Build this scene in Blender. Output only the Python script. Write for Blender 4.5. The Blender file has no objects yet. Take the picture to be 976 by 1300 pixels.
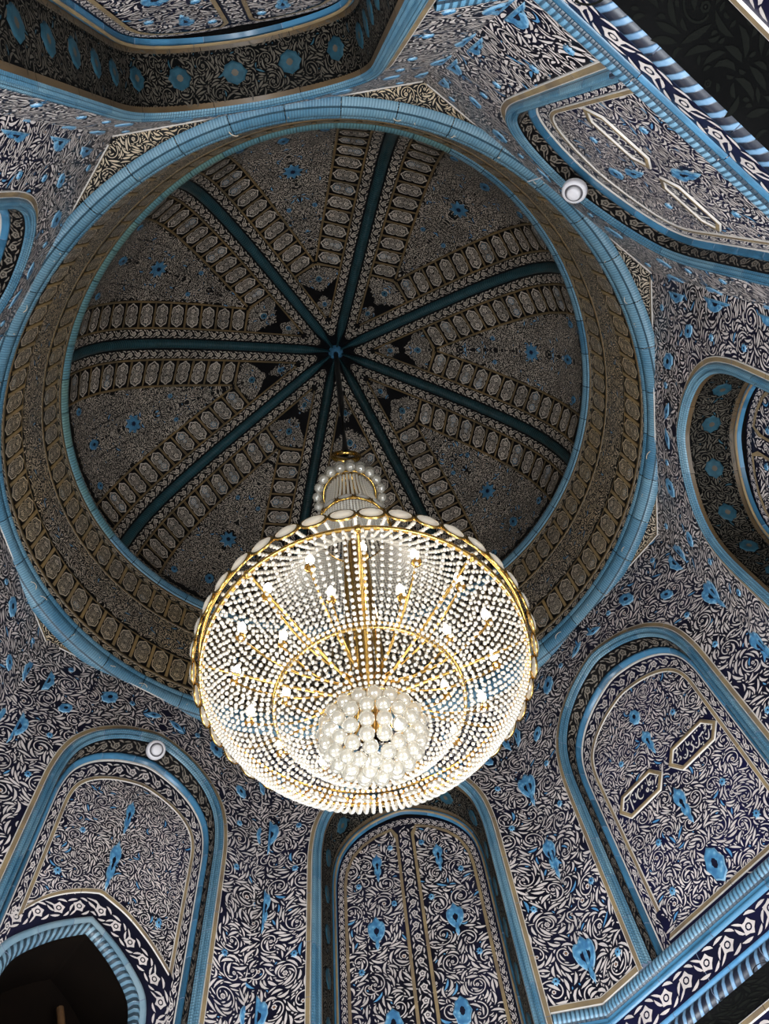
import bpy, math, random
import numpy as np
from mathutils import Matrix, Vector
from mathutils.geometry import tessellate_polygon

PI = math.pi
R_ = random.Random(7)
sc = bpy.context.scene
COL = sc.collection

# ------------------------------------------------------------------ camera
EYE = 1.6
S = 4.0                                     # metres per survey unit
ZX, ZY, FPX = 404.21, 222.41, 1000.0        # zenith in the 976x1300 frame, focal length in pixels
cam_d = bpy.data.cameras.new('camera')
cam = bpy.data.objects.new('camera', cam_d)
COL.objects.link(cam)
cam_d.sensor_fit = 'VERTICAL'
cam_d.sensor_height = 36.0
cam_d.lens = 36.0 * FPX / 1300.0
cam_d.clip_end = 200
_u = np.array([(ZX - 488) / FPX, (ZY - 650) / FPX, 1.0]); _u /= np.linalg.norm(_u)
_Y = np.array([0, 1.0, 0]) - _u * _u[1]; _Y /= np.linalg.norm(_Y)
_X = np.cross(_Y, _u)
Rw = np.array([_X, _Y, _u])                 # rows: world axes in camera (x right, y down, z forward)
cr = Rw @ np.array([1, 0, 0]); cu = Rw @ np.array([0, -1, 0]); cb = Rw @ np.array([0, 0, -1])
cam.matrix_world = Matrix(((cr[0], cu[0], cb[0], 0), (cr[1], cu[1], cb[1], 0), (cr[2], cu[2], cb[2], EYE), (0, 0, 0, 1)))
sc.camera = cam

# ------------------------------------------------------------------ world, exposure
w = bpy.data.worlds.new('world'); sc.world = w
w.use_nodes = True
w.node_tree.nodes['Background'].inputs[0].default_value = (0.55, 0.7, 1.0, 1)
w.node_tree.nodes['Background'].inputs[1].default_value = 0.3
sc.view_settings.view_transform = 'Standard'
sc.view_settings.look = 'None'
sc.view_settings.gamma = 1.0
sc.view_settings.use_curve_mapping = False
sc.view_settings.exposure = 0.0
sc.cycles.use_denoising = True
sc.cycles.max_bounces = 6
sc.cycles.sample_clamp_indirect = 4.0

# ------------------------------------------------------------------ survey of the building
YAW = 3.33999
WC = np.array([0.2284, 3.3213])             # centre of the octagon
RC = np.array([0.2284, 3.3893])             # centre of the rings
A = 3.927                                   # octagon apothem
HF = A * math.tan(PI / 8)                   # half a face
Z1, Z2, ZA = 2.2687 * S + EYE, 2.9512 * S + EYE, 4.1272 * S + EYE
AX = np.array([0.358, 3.379])               # apex / chandelier axis
ZTOP = 10.66                                # top of the octagon
H1 = [0.9853, -0.014, -0.0203, 0.015, -0.0156, -0.0041, 0.0115]
H2 = [0.9957, -0.0015, -0.0113, 0.0058, -0.022, -0.0072, 0.0126]
PROF = np.array([(1, 2.951), (.993, 3.03), (.982, 3.11), (.95, 3.225), (.895, 3.335), (.80, 3.46), (.69, 3.575), (.54, 3.705), (.38, 3.835), (.2, 3.975), (0, 4.127)])


def ring_def(th, z):
    """centre (…,2) and radius multiplier of the slightly irregular ring at angle th, height z"""
    th = np.asarray(th, float); z = np.asarray(z, float)
    f = np.clip((z - Z1) / (Z2 - Z1), 0, 1)
    g = np.clip((z - Z2) / (ZA - Z2), 0, 1)
    def har(c):
        return sum(c[2 * k - 1] * np.cos(k * th) + c[2 * k] * np.sin(k * th) for k in (1, 2, 3))
    m = (H1[0] + har(H1)) * (1 - f) + (H2[0] + har(H2)) * f
    m = m * (1 - g) + 1.0 * g
    c = RC + (AX - RC) * g[..., None]
    return c, m


def rz(th, r, z):
    """(angle, nominal radius in metres, height) -> world points, with the building's irregularity"""
    th = np.asarray(th, float); r = np.asarray(r, float) + 0 * th; z = np.asarray(z, float) + 0 * th
    c, m = ring_def(th, z)
    rr = r * m
    return np.stack([c[..., 0] + rr * np.cos(th), c[..., 1] + rr * np.sin(th), z], -1)


# dome profile by arc length
_t = np.linspace(0, 1, 400)
_cum = np.concatenate([[0], np.cumsum(np.hypot(*np.diff(PROF, axis=0).T))]); _cum /= _cum[-1]
_pr = np.interp(_t, _cum, PROF[:, 0]); _pz = np.interp(_t, _cum, PROF[:, 1])
for _ in range(30):
    _pr[1:-1] = (_pr[:-2] + _pr[2:]) / 2 * .5 + _pr[1:-1] * .5
    _pz[1:-1] = (_pz[:-2] + _pz[2:]) / 2 * .5 + _pz[1:-1] * .5
PR, PZ = _pr * S, _pz * S + EYE
PV = np.concatenate([[0], np.cumsum(np.hypot(np.diff(PR), np.diff(PZ)))])
VTOT = PV[-1]
_nr = -np.gradient(PZ, PV); _nz = np.gradient(PR, PV)      # inward normal (r, z): to the left of travel
PNR, PNZ = _nr, _nz


def dome_pt(th, v, h=0.0):
    v = np.asarray(v, float)
    r = np.interp(v, PV, PR) + h * np.interp(v, PV, PNR)
    z = np.interp(v, PV, PZ) + h * np.interp(v, PV, PNZ)
    return rz(th, r, z)


def v_of_r(r):
    return float(np.interp(-r, -PR, PV))


# ------------------------------------------------------------------ materials
def mat(name, col, rough=0.4, metal=0.0, var=0.0, vscale=3.0, col2=None, bump=0.0, bscale=40.0, spec=0.5, objvar=0.0):
    m = bpy.data.materials.new(name); m.use_nodes = True
    nt = m.node_tree; b = nt.nodes['Principled BSDF']
    b.inputs['Roughness'].default_value = rough
    b.inputs['Metallic'].default_value = metal
    b.inputs['Specular IOR Level'].default_value = spec
    b.inputs['Base Color'].default_value = (*col, 1)
    if var or col2 or objvar:
        tc = nt.nodes.new('ShaderNodeNewGeometry')
        nz = nt.nodes.new('ShaderNodeTexNoise'); nz.inputs['Scale'].default_value = vscale
        nz.inputs['Detail'].default_value = 4
        nt.links.new(tc.outputs['Position'], nz.inputs['Vector'])
        mx = nt.nodes.new('ShaderNodeMix'); mx.data_type = 'RGBA'
        c2 = col2 or tuple(c * (1 - var) for c in col)
        mx.inputs['A'].default_value = (*col, 1); mx.inputs['B'].default_value = (*c2, 1)
        rmp = nt.nodes.new('ShaderNodeMapRange')
        rmp.inputs['From Min'].default_value = .35; rmp.inputs['From Max'].default_value = .65
        src = nz.outputs['Fac']
        if objvar:
            oi = nt.nodes.new('ShaderNodeObjectInfo')
            ad = nt.nodes.new('ShaderNodeMath'); ad.operation = 'MULTIPLY_ADD'
            ad.inputs[1].default_value = objvar; 
            sb = nt.nodes.new('ShaderNodeMath'); sb.operation = 'SUBTRACT'; sb.inputs[1].default_value = objvar * .5
            nt.links.new(oi.outputs['Random'], ad.inputs[0]); nt.links.new(src, ad.inputs[2])
            nt.links.new(ad.outputs[0], sb.inputs[0]); src = sb.outputs[0]
        nt.links.new(src, rmp.inputs['Value'])
        nt.links.new(rmp.outputs[0], mx.inputs['Factor'])
        nt.links.new(mx.outputs['Result'], b.inputs['Base Color'])
    if bump:
        tc2 = nt.nodes.new('ShaderNodeNewGeometry')
        n2 = nt.nodes.new('ShaderNodeTexNoise'); n2.inputs['Scale'].default_value = bscale
        nt.links.new(tc2.outputs['Position'], n2.inputs['Vector'])
        bp = nt.nodes.new('ShaderNodeBump'); bp.inputs['Strength'].default_value = bump; bp.inputs['Distance'].default_value = .01
        nt.links.new(n2.outputs['Fac'], bp.inputs['Height'])
        nt.links.new(bp.outputs[0], b.inputs['Normal'])
    return m


def rope_mat(name, col, col2, dark, per_m=26.0, skew=0.9, grooves=(), amount=0.75, lo=.1, hi=.8):
    """glazed moulding tile: diagonal twist along the UV (metres along, across 0..1), tone differing from tile to tile"""
    m = bpy.data.materials.new(name); m.use_nodes = True
    nt = m.node_tree; b = nt.nodes['Principled BSDF']; N = nt.nodes.new; L = nt.links.new
    b.inputs['Roughness'].default_value = .32
    uv = N('ShaderNodeUVMap'); sep = N('ShaderNodeSeparateXYZ'); L(uv.outputs[0], sep.inputs[0])
    m1 = N('ShaderNodeMath'); m1.operation = 'MULTIPLY'; m1.inputs[1].default_value = per_m * 2 * PI; L(sep.outputs[0], m1.inputs[0])
    m2 = N('ShaderNodeMath'); m2.operation = 'MULTIPLY_ADD'; m2.inputs[1].default_value = skew * 2 * PI
    L(sep.outputs[1], m2.inputs[0]); L(m1.outputs[0], m2.inputs[2])
    sn = N('ShaderNodeMath'); sn.operation = 'SINE'; L(m2.outputs[0], sn.inputs[0])
    mr = N('ShaderNodeMapRange'); mr.inputs['From Min'].default_value = lo; mr.inputs['From Max'].default_value = hi; L(sn.outputs[0], mr.inputs['Value'])
    oi = N('ShaderNodeObjectInfo'); geo = N('ShaderNodeNewGeometry'); nz = N('ShaderNodeTexNoise'); nz.inputs['Scale'].default_value = 5
    L(geo.outputs['Position'], nz.inputs['Vector'])
    ad = N('ShaderNodeMath'); ad.operation = 'MULTIPLY_ADD'; ad.inputs[1].default_value = .8; L(oi.outputs['Random'], ad.inputs[0]); L(nz.outputs['Fac'], ad.inputs[2])
    r2 = N('ShaderNodeMapRange'); r2.inputs['From Min'].default_value = .45; r2.inputs['From Max'].default_value = 1.25; L(ad.outputs[0], r2.inputs['Value'])
    mx = N('ShaderNodeMix'); mx.data_type = 'RGBA'; mx.inputs['A'].default_value = (*col, 1); mx.inputs['B'].default_value = (*col2, 1); L(r2.outputs[0], mx.inputs['Factor'])
    mx2 = N('ShaderNodeMix'); mx2.data_type = 'RGBA'; mx2.inputs['B'].default_value = (*dark, 1)
    mu = N('ShaderNodeMath'); mu.operation = 'MULTIPLY'; mu.inputs[1].default_value = amount; L(mr.outputs[0], mu.inputs[0])
    L(mx.outputs['Result'], mx2.inputs['A']); L(mu.outputs[0], mx2.inputs['Factor'])
    last = mx2.outputs['Result']
    for g0, g1 in grooves:                   # thin dark or ochre joints running along the moulding
        c1 = N('ShaderNodeMath'); c1.operation = 'COMPARE'; c1.inputs[1].default_value = (g0 + g1) / 2; c1.inputs[2].default_value = (g1 - g0) / 2
        L(sep.outputs[1], c1.inputs[0])
        m3 = N('ShaderNodeMix'); m3.data_type = 'RGBA'; m3.inputs['B'].default_value = (*dark, 1)
        L(c1.outputs[0], m3.inputs['Factor']); L(last, m3.inputs['A']); last = m3.outputs['Result']
    L(last, b.inputs['Base Color'])
    bp = N('ShaderNodeBump'); bp.inputs['Strength'].default_value = .5; bp.inputs['Distance'].default_value = .01; bp.invert = True
    L(mr.outputs[0], bp.inputs['Height']); L(bp.outputs[0], b.inputs['Normal'])
    return m


M = {}
M['cream'] = mat('cream_tile', (.74, .65, .61), .45, var=.28, vscale=2.5)
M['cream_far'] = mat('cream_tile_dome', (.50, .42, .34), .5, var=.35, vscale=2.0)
M['ochre_cream'] = mat('ochre_tile', (.66, .50, .31), .5, col2=(.55, .46, .36), vscale=.8)
M['ochre_bar'] = mat('ochre_bar_tile', (.36, .23, .09), .45, col2=(.26, .18, .09), vscale=2.0)
M['shaded_cream'] = mat('shaded_cream_tile', (.21, .175, .14), .65, var=.35, vscale=2.0)  # cream darkened: shade of the arch soffits put into the colour
M['navy'] = mat('navy_tile', (.004, .004, .009), .35, spec=.25, col2=(.009, .009, .026), vscale=1.2)
M['navy_blue'] = mat('blue_navy_tile', (.007, .007, .036), .35, spec=.25, col2=(.006, .006, .018), vscale=1.5)
M['black'] = mat('black_tile', (.004, .0035, .004), .4, spec=.2, var=.2)
M['dark_brown'] = mat('drum_ground_tile', (.02, .013, .008), .35, col2=(.010, .008, .008), vscale=1.0)
M['gold'] = mat('ochre_line_tile', (.30, .215, .11), .4, col2=(.19, .135, .085), vscale=4.0, objvar=.15)
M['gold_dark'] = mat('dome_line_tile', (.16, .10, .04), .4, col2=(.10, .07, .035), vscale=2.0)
M['brown'] = mat('brown_tile', (.12, .075, .035), .4, var=.4, vscale=3.0)
M['blue'] = mat('sky_blue_tile', (.075, .25, .48), .3, col2=(.13, .34, .56), vscale=9.0, objvar=.3)
def med_mat(name, c1, c2, c3):
    m = mat(name, c1, .3); nt = m.node_tree; N = nt.nodes.new; L = nt.links.new
    g = N('ShaderNodeNewGeometry'); v = N('ShaderNodeTexVoronoi'); v.inputs['Scale'].default_value = 22; v.feature = 'SMOOTH_F1'
    L(g.outputs['Position'], v.inputs['Vector'])
    r = N('ShaderNodeValToRGB'); r.color_ramp.elements[0].position = .12; r.color_ramp.elements[0].color = (*c2, 1)
    r.color_ramp.elements[1].position = .62; r.color_ramp.elements[1].color = (*c3, 1)
    e = r.color_ramp.elements.new(.3); e.color = (*c1, 1)
    L(v.outputs['Distance'], r.inputs['Fac']); L(r.outputs['Color'], nt.nodes['Principled BSDF'].inputs['Base Color'])
    return m


M['blue_med'] = med_mat('medallion_blue_tile', (.095, .29, .48), (.22, .42, .58), (.045, .16, .32))
M['blue_light'] = mat('pale_blue_tile', (.25, .45, .62), .3, var=.3, vscale=6.0)
M['blue_dim'] = mat('teal_tile', (.02, .075, .11), .3, col2=(.03, .10, .16), vscale=8.0, objvar=.3)
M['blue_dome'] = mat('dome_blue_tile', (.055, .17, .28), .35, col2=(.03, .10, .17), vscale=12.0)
M['blue_flat'] = mat('azure_moulding_tile', (.06, .20, .34), .28, col2=(.03, .11, .19), vscale=5.0, objvar=.8)
M['white_line'] = mat('white_line_tile', (.72, .66, .60), .4, var=.15)
M['rope'] = rope_mat('twisted_blue_tile', (.065, .19, .30), (.18, .33, .42), (.02, .06, .09), 34, 1.2, ((.18, .23), (.62, .67), (.82, .85)), .42)
M['rope_cornice'] = rope_mat('ribbed_blue_tile', (.075, .20, .31), (.17, .31, .42), (.012, .03, .05), 24, .5, ((.86, 1.0),), .8, -.1, .7)
M['rope_green'] = rope_mat('twisted_green_tile', (.15, .27, .24), (.11, .25, .30), (.04, .08, .075), 24, .25, ((.0, .12), (.8, 1.0)), .6)
M['rope_dark'] = rope_mat('twisted_dark_tile', (.14, .25, .37), (.09, .18, .29), (.008, .011, .022), 11, .9, (), 1.0, -.65, -.1)
M['pale_grey_blue'] = mat('pale_grey_blue_tile', (.24, .33, .38), .35, col2=(.15, .25, .32), vscale=4, objvar=.4)
M['rope_fine'] = rope_mat('fine_twist_tile', (.12, .22, .30), (.18, .29, .36), (.015, .025, .035), 15, .9, (), .9, -.3, .3)
M['groove'] = mat('groove_tile', (.012, .03, .045), .35, var=.3)
M['rib'] = rope_mat('rib_green_tile', (.006, .022, .023), (.014, .060, .075), (.003, .012, .013), 20, .6, (), .6)
M['soffit_shade'] = mat('soffit_shade_tile', (.0025, .0025, .0025), .9, spec=0.05, col2=(.004, .004, .004), vscale=3)  # near-black: shade of deep soffits and cornice underside put into the colour
M['room_shade'] = mat('room_shade_plaster', (.008, .005, .0035), .9, spec=.05, col2=(.006, .004, .003), vscale=3)  # near-black colour stands for the unlit space behind the opening
M['wood'] = mat('old_wood', (.12, .055, .018), .6, var=.5, vscale=6)
M['plaster'] = mat('plaster', (.55, .5, .45), .8, var=.2, vscale=1.5)
M['marble'] = mat('pale_marble', (.55, .54, .52), .2, var=.2, vscale=1.5)
M['deep_shaded_cream'] = mat('deep_shaded_cream_tile', (.095, .08, .062), .7, spec=.15, var=.4, vscale=2.0)  # darker still: shade of the deep niches put into the cream
M['shaded_teal'] = mat('shaded_teal_tile', (.012, .042, .06), .6, spec=.15, col2=(.02, .065, .09), vscale=14.0)  # medallion teal, darkened for the shade inside the deep niches
M['orange'] = mat('orange_tile', (.45, .20, .08), .4, var=.2)


M['shaded_faint'] = mat('shaded_faint_tile', (.006, .0065, .0055), .85, spec=.05)  # underside ornament with the shade below the cornice in its colour

# ------------------------------------------------------------------ mesh helpers
def mesh_np(name, V, loops, counts, mats, mi=None, smooth=False, uv=None):
    me = bpy.data.meshes.new(name)
    V = np.asarray(V, np.float32).reshape(-1, 3); loops = np.asarray(loops, np.int32); counts = np.asarray(counts, np.int32)
    me.vertices.add(len(V)); me.vertices.foreach_set('co', V.ravel())
    me.loops.add(len(loops)); me.loops.foreach_set('vertex_index', loops)
    me.polygons.add(len(counts))
    st = np.zeros(len(counts), np.int32); st[1:] = np.cumsum(counts)[:-1]
    me.polygons.foreach_set('loop_start', st)
    for m in mats: me.materials.append(m)
    if mi is not None: me.polygons.foreach_set('material_index', np.asarray(mi, np.int32))
    if smooth: me.polygons.foreach_set('use_smooth', np.ones(len(counts), bool))
    if uv is not None:
        l = me.uv_layers.new(name='UVMap')
        l.data.foreach_set('uv', np.asarray(uv, np.float32)[loops].ravel())
    me.update(calc_edges=True)
    return me


def obj(name, me, parent=None, mw=None, **props):
    o = bpy.data.objects.new(name, me)
    COL.objects.link(o)
    if parent is not None: o.parent = parent
    if mw is not None: o.matrix_local = mw
    for k, v in props.items(): o[k] = v
    return o


def grid_mesh(name, P, m, smooth=True, uv=None, close_u=False, close_v=False):
    """P: (nu, nv, 3) grid"""
    nu, nv = P.shape[:2]
    idx = np.arange(nu * nv).reshape(nu, nv)
    iu = np.arange(nu if close_u else nu - 1); iv = np.arange(nv if close_v else nv - 1)
    a = idx[np.ix_(iu, iv)]; b = idx[np.ix_((iu + 1) % nu, iv)]; c = idx[np.ix_((iu + 1) % nu, (iv + 1) % nv)]; d = idx[np.ix_(iu, (iv + 1) % nv)]
    loops = np.stack([a, b, c, d], -1).reshape(-1)
    return mesh_np(name, P.reshape(-1, 3), loops, np.full(len(loops) // 4, 4), [m] if not isinstance(m, list) else m, smooth=smooth, uv=uv)


def poly_mesh(name, pts2, mapf, m, holes=(), h=0.0):
    """flat polygon (2-D outline, optional holes) triangulated and mapped"""
    loops = [[Vector((p[0], p[1], 0)) for p in pts2]] + [[Vector((p[0], p[1], 0)) for p in hl] for hl in holes]
    tris = tessellate_polygon(loops)
    V = np.array([p for l in ([pts2] + list(holes)) for p in l], float)
    T = np.array(tris, np.int32).reshape(-1)
    return mesh_np(name, mapf(V, h), T, np.full(len(T) // 3, 3), [m])


class Pat:
    """a 2-D drawing made of small polygons"""
    def __init__(s): s.V, s.L, s.C, s.M, s.H, s.n = [], [], [], [], [], 0
    def add(s, v, loops, counts, m=0, h=.004):
        v = np.asarray(v, float).reshape(-1, 2)
        s.V.append(v); s.L.append(np.asarray(loops, int) + s.n); s.C.append(np.asarray(counts, int))
        s.M.append(np.broadcast_to(np.asarray(m, int), (len(counts),))); s.H.append(np.broadcast_to(np.asarray(h, float), (len(v),))); s.n += len(v)
    def arrays(s):
        return np.concatenate(s.V), np.concatenate(s.L), np.concatenate(s.C), np.concatenate(s.M), np.concatenate(s.H)


LEAF_L = np.array([0, 1, 2, 1, 3, 4, 2, 3, 5, 6, 4, 5, 7, 6]); LEAF_C = np.array([3, 4, 4, 3])


def leaf_verts(x, y, a, ln, wd, cv):
    """(N,8,2) tapered curved strokes starting at (x,y) in direction a, length ln, half width wd, total turn cv"""
    x, y, a, ln, wd, cv = [np.atleast_1d(np.asarray(q, float)) for q in (x, y, a, ln, wd, cv)]
    t = np.linspace(0, 1, 13)
    ang = a[:, None] + cv[:, None] * t[None]
    dx = np.cos(ang) * ln[:, None] / 12; dy = np.sin(ang) * ln[:, None] / 12
    X = x[:, None] + np.cumsum(dx, 1) - dx; Y = y[:, None] + np.cumsum(dy, 1) - dy
    out = np.zeros((len(a), 8, 2))
    k = [0, 3, 6, 9, 12]; ww = [0, .72, 1.0, .8, 0]
    q = 0
    for j, kk in enumerate(k):
        if ww[j] == 0:
            out[:, q] = np.stack([X[:, kk], Y[:, kk]], -1); q += 1
        else:
            nx, ny = -np.sin(ang[:, kk]), np.cos(ang[:, kk])
            o = (wd * ww[j])[:, None]
            c = np.stack([X[:, kk], Y[:, kk]], -1); n = np.stack([nx, ny], -1)
            out[:, q] = c + n * o; out[:, q + 1] = c - n * o; q += 2
    return out


def add_leaves(p, x, y, a, ln, wd, cv, m=0, h=.004):
    v = leaf_verts(x, y, a, ln, wd, cv); n = len(v)
    L = (LEAF_L[None] + 8 * np.arange(n)[:, None]).ravel()
    mm = np.repeat(np.broadcast_to(np.asarray(m), (n,)), 4)
    p.add(v.reshape(-1, 2), L, np.tile(LEAF_C, n), mm, h)


def add_flower(p, x, y, r, m=0, n=12, hole=.5, dot=.28, m2=None, h=.005, lob=.16, ph=0.0):
    t = np.arange(n) / n * 2 * PI + ph
    ro = r * (1 + lob * np.cos(t * (n // 2)))
    v = np.concatenate([np.stack([x + ro * np.cos(t), y + ro * np.sin(t)], -1), np.stack([x + r * hole * np.cos(t), y + r * hole * np.sin(t)], -1)])
    i = np.arange(n); j = (i + 1) % n
    p.add(v, np.stack([i, j, j + n, i + n], -1).ravel(), np.full(n, 4), m, h)
    if dot:
        t = np.arange(6) / 6 * 2 * PI
        p.add(np.stack([x + r * dot * np.cos(t), y + r * dot * np.sin(t)], -1), np.arange(6), [6], m if m2 is None else m2, h)


def add_line(p, pts, w, m=0, h=.004, taper=False):
    pts = np.asarray(pts, float); n = len(pts)
    d = np.gradient(pts, axis=0); d /= np.maximum(1e-9, np.hypot(d[:, 0], d[:, 1]))[:, None]
    nn = np.stack([-d[:, 1], d[:, 0]], -1)
    ww = np.full(n, w / 2)
    if taper: ww = ww * np.clip(np.sin(np.linspace(.12, PI - .12, n)) * 1.4, .35, 1)
    v = np.concatenate([pts + nn * ww[:, None], pts - nn * ww[:, None]])
    i = np.arange(n - 1)
    p.add(v, np.stack([i, i + 1, i + 1 + n, i + n], -1).ravel(), np.full(n - 1, 4), m, h)


def in_poly(P, poly):
    x, y = P[:, 0], P[:, 1]; poly = np.asarray(poly, float); ins = np.zeros(len(P), bool)
    x1, y1 = poly[:, 0], poly[:, 1]; x2, y2 = np.roll(x1, -1), np.roll(y1, -1)
    for a, b, c, d in zip(x1, y1, x2, y2):
        if b == d: continue
        cnd = ((b > y) != (d > y)) & (x < (c - a) * (y - b) / (d - b) + a)
        ins ^= cnd
    return ins


# ------------------------------------------------------------------ the scrollwork: one packed sheet of scrolls, flowers and leaves
def make_sheet(size=3.4, seed=3, sp=.31, coarse=False):
    rg = np.random.default_rng(seed)
    res = .0045; n = int(size / res); occ = np.zeros((n, n), bool)
    cs = []
    for _ in range(6000):
        q = rg.random(2) * size
        if all((q[0] - c[0]) ** 2 + (q[1] - c[1]) ** 2 > sp * sp for c in cs): cs.append(q)
    cs = np.array(cs); hd = rg.choice([-1, 1], len(cs))
    p = Pat()
    def mark(P, rad):
        k = int(math.ceil(rad / res))
        ii = (P / res).astype(int)
        for dx in range(-k, k + 1):
            for dy in range(-k, k + 1):
                if dx * dx + dy * dy <= k * k:
                    a = np.clip(ii[:, 0] + dx, 0, n - 1); b = np.clip(ii[:, 1] + dy, 0, n - 1); occ[a, b] = True
    for c, s in zip(cs, hd):
        big = rg.random() < .5
        r = .030 if big else .022
        add_flower(p, c[0], c[1], r, 0, 12, .52, .3, m2=0 if rg.random() < .7 else 2, ph=rg.random())
        tt = np.linspace(0, 2 * PI, 24)
        mark(np.concatenate([c + q * np.stack([np.cos(tt), np.sin(tt)], -1) for q in (.004, r * .5, r)]), .008)
        a0 = rg.random() * 6.28; turns = rg.uniform(.55, 1.15)
        t = np.linspace(0, 1, 26)
        rad = r + .012 + (sp * .47 - r - .012) * t ** .9; an = a0 + s * turns * 2 * PI * t
        pts = c + np.stack([rad * np.cos(an), rad * np.sin(an)], -1)
        ij = np.clip((pts / res).astype(int), 0, n - 1)
        bad = occ[ij[:, 0], ij[:, 1]]
        bad[:6] = False
        k = len(t) if not bad.any() else int(np.argmax(bad))
        if k > 6:
            add_line(p, pts[:k], .0125, 0)
            mark(pts[:k], .0105)
    def stage(N, l0, l1, w0, w1, spread, cvs, gap=.0028):
        x = rg.random(N) * size; y = rg.random(N) * size
        P = np.stack([x, y], -1)
        d2 = ((P[:, None] - cs[None]) ** 2).sum(-1); i = d2.argmin(1)
        v = P - cs[i]
        a = np.arctan2(v[:, 1], v[:, 0]) + hd[i] * (PI / 2 + rg.normal(0, spread, N) - .25)
        u = rg.random(N)
        ln = l0 + (l1 - l0) * u; wd = w0 + (w1 - w0) * rg.random(N)
        cv = hd[i] * np.abs(rg.normal(.9, cvs, N)) * np.where(rg.random(N) < .8, 1, -1)
        t = np.linspace(0, 1, 11); ang = a[:, None] + cv[:, None] * t
        dx = np.cos(ang) * ln[:, None] / 10; dy = np.sin(ang) * ln[:, None] / 10
        X = x[:, None] + np.cumsum(dx, 1) - dx; Y = y[:, None] + np.cumsum(dy, 1) - dy
        W = (wd[:, None] * np.sin(PI * np.clip(t, .08, .92))[None] + gap)
        nx, ny = -np.sin(ang), np.cos(ang)
        big = wd.max() > .01
        offs = (-1, -.5, 0, .5, 1)
        GX = np.stack([X + nx * W * k for k in offs], -1); GY = np.stack([Y + ny * W * k for k in offs], -1)
        ok = (GX.min((1, 2)) > 0) & (GX.max((1, 2)) < size) & (GY.min((1, 2)) > 0) & (GY.max((1, 2)) < size)
        IX = np.clip((GX / res).astype(int), 0, n - 1).reshape(N, -1); IY = np.clip((GY / res).astype(int), 0, n - 1).reshape(N, -1)
        # denser stamp
        tt = np.linspace(0, 10, 31)
        keep = []
        for q in np.nonzero(ok)[0]:
            if occ[IX[q], IY[q]].any(): continue
            keep.append(q)
            xs = np.interp(tt, range(11), X[q]); ys = np.interp(tt, range(11), Y[q]); ws = np.interp(tt, range(11), W[q]) - gap * .4
            nxs = np.interp(tt, range(11), nx[q]); nys = np.interp(tt, range(11), ny[q])
            kk = max(2, int(wd[q] / res) + 1)
            for o in np.linspace(-1, 1, 2 * kk + 1):
                occ[np.clip(((xs + nxs * ws * o) / res).astype(int), 0, n - 1), np.clip(((ys + nys * ws * o) / res).astype(int), 0, n - 1)] = True
        keep = np.array(keep, int)
        mm = np.where(rg.random(len(keep)) < .035, 1, 0)
        add_leaves(p, x[keep], y[keep], a[keep], ln[keep], wd[keep], cv[keep], mm)
    if coarse:
        stage(26000, .14, .20, .018, .024, .5, .5, .006)
        stage(40000, .08, .12, .013, .017, .8, .5, .005)
        stage(30000, .045, .06, .010, .013, 1.2, .5, .004)
    else:
        stage(22000, .13, .21, .012, .0185, .5, .6)
        stage(30000, .085, .13, .009, .0125, .7, .6)
        stage(40000, .05, .08, .0068, .0095, .9, .6)
        stage(40000, .028, .045, .0060, .0085, 1.2, .5)
    V, L, C, Mi, H = p.arrays()
    # primitive id per polygon by vertex connectivity blocks
    vid = np.zeros(len(V), int); b = 0; k = 0
    for v in p.V:
        # leaves were added in one block of 8-vertex strokes
        if len(v) % 8 == 0 and len(v) > 64: q = np.repeat(np.arange(len(v) // 8), 8); vid[b:b + len(v)] = k + q; k += len(v) // 8
        else: vid[b:b + len(v)] = k; k += 1
        b += len(v)
    return dict(V=V, L=L, C=C, M=Mi, H=H, vid=vid, np=k, size=size)


SHEET = make_sheet()
COARSE = make_sheet(2.4, 11, .36, True)


def scroll(domain, holes=(), scale=1.0, mirror=True, off=(0.0, 0.0), sheet=None):
    """cut the sheet to a polygon domain (2-D metres); mirrored about x=0 when asked"""
    T = sheet or SHEET; sz = T['size'] * scale
    dom = np.asarray(domain, float)
    x0, y0 = dom.min(0); x1, y1 = dom.max(0)
    if mirror: x0 = max(x0, 0.0)
    out = Pat()
    nx = int(math.ceil((x1 - x0) / sz)) + 1; ny = int(math.ceil((y1 - y0) / sz)) + 1
    ox = (off[0] % 1) * sz; oy = (off[1] % 1) * sz
    fst = np.zeros(len(T['C']), int); fst[1:] = np.cumsum(T['C'])[:-1]
    fp = T['vid'][T['L'][fst]]
    for i in range(-1, nx):
        for j in range(-1, ny):
            V = T['V'] * scale + np.array([x0 + i * sz + ox, y0 + j * sz + oy])
            c = (V[:, 0] > x0 - .01) & (V[:, 0] < x1 + .01) & (V[:, 1] > y0 - .01) & (V[:, 1] < y1 + .01)
            if not c.any(): continue
            # a stroke belongs to the domain when its middle does; its tips run under the raised lines around it
            cnt = np.bincount(T['vid'], minlength=T['np'])
            cen = np.stack([np.bincount(T['vid'], V[:, q], T['np']) / cnt for q in (0, 1)], -1)
            inb = (cen[:, 0] > x0) & (cen[:, 0] < x1) & (cen[:, 1] > y0) & (cen[:, 1] < y1)
            ii = np.nonzero(inb)[0]
            ii = ii[in_poly(cen[ii], dom)]
            for hl in holes: ii = ii[~in_poly(cen[ii], hl)]
            good = np.zeros(T['np'], bool); good[ii] = True
            kf = good[fp]
            if not kf.any(): continue
            kl = np.repeat(kf, T['C'])
            used, inv = np.unique(T['L'][kl], return_inverse=True)
            out.add(V[used], inv, T['C'][kf], T['M'][kf], T['H'][used])
            if mirror:
                Vm = V[used] * np.array([-1, 1])
                out.add(Vm, inv, T['C'][kf], T['M'][kf], T['H'][used])
    return out


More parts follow.
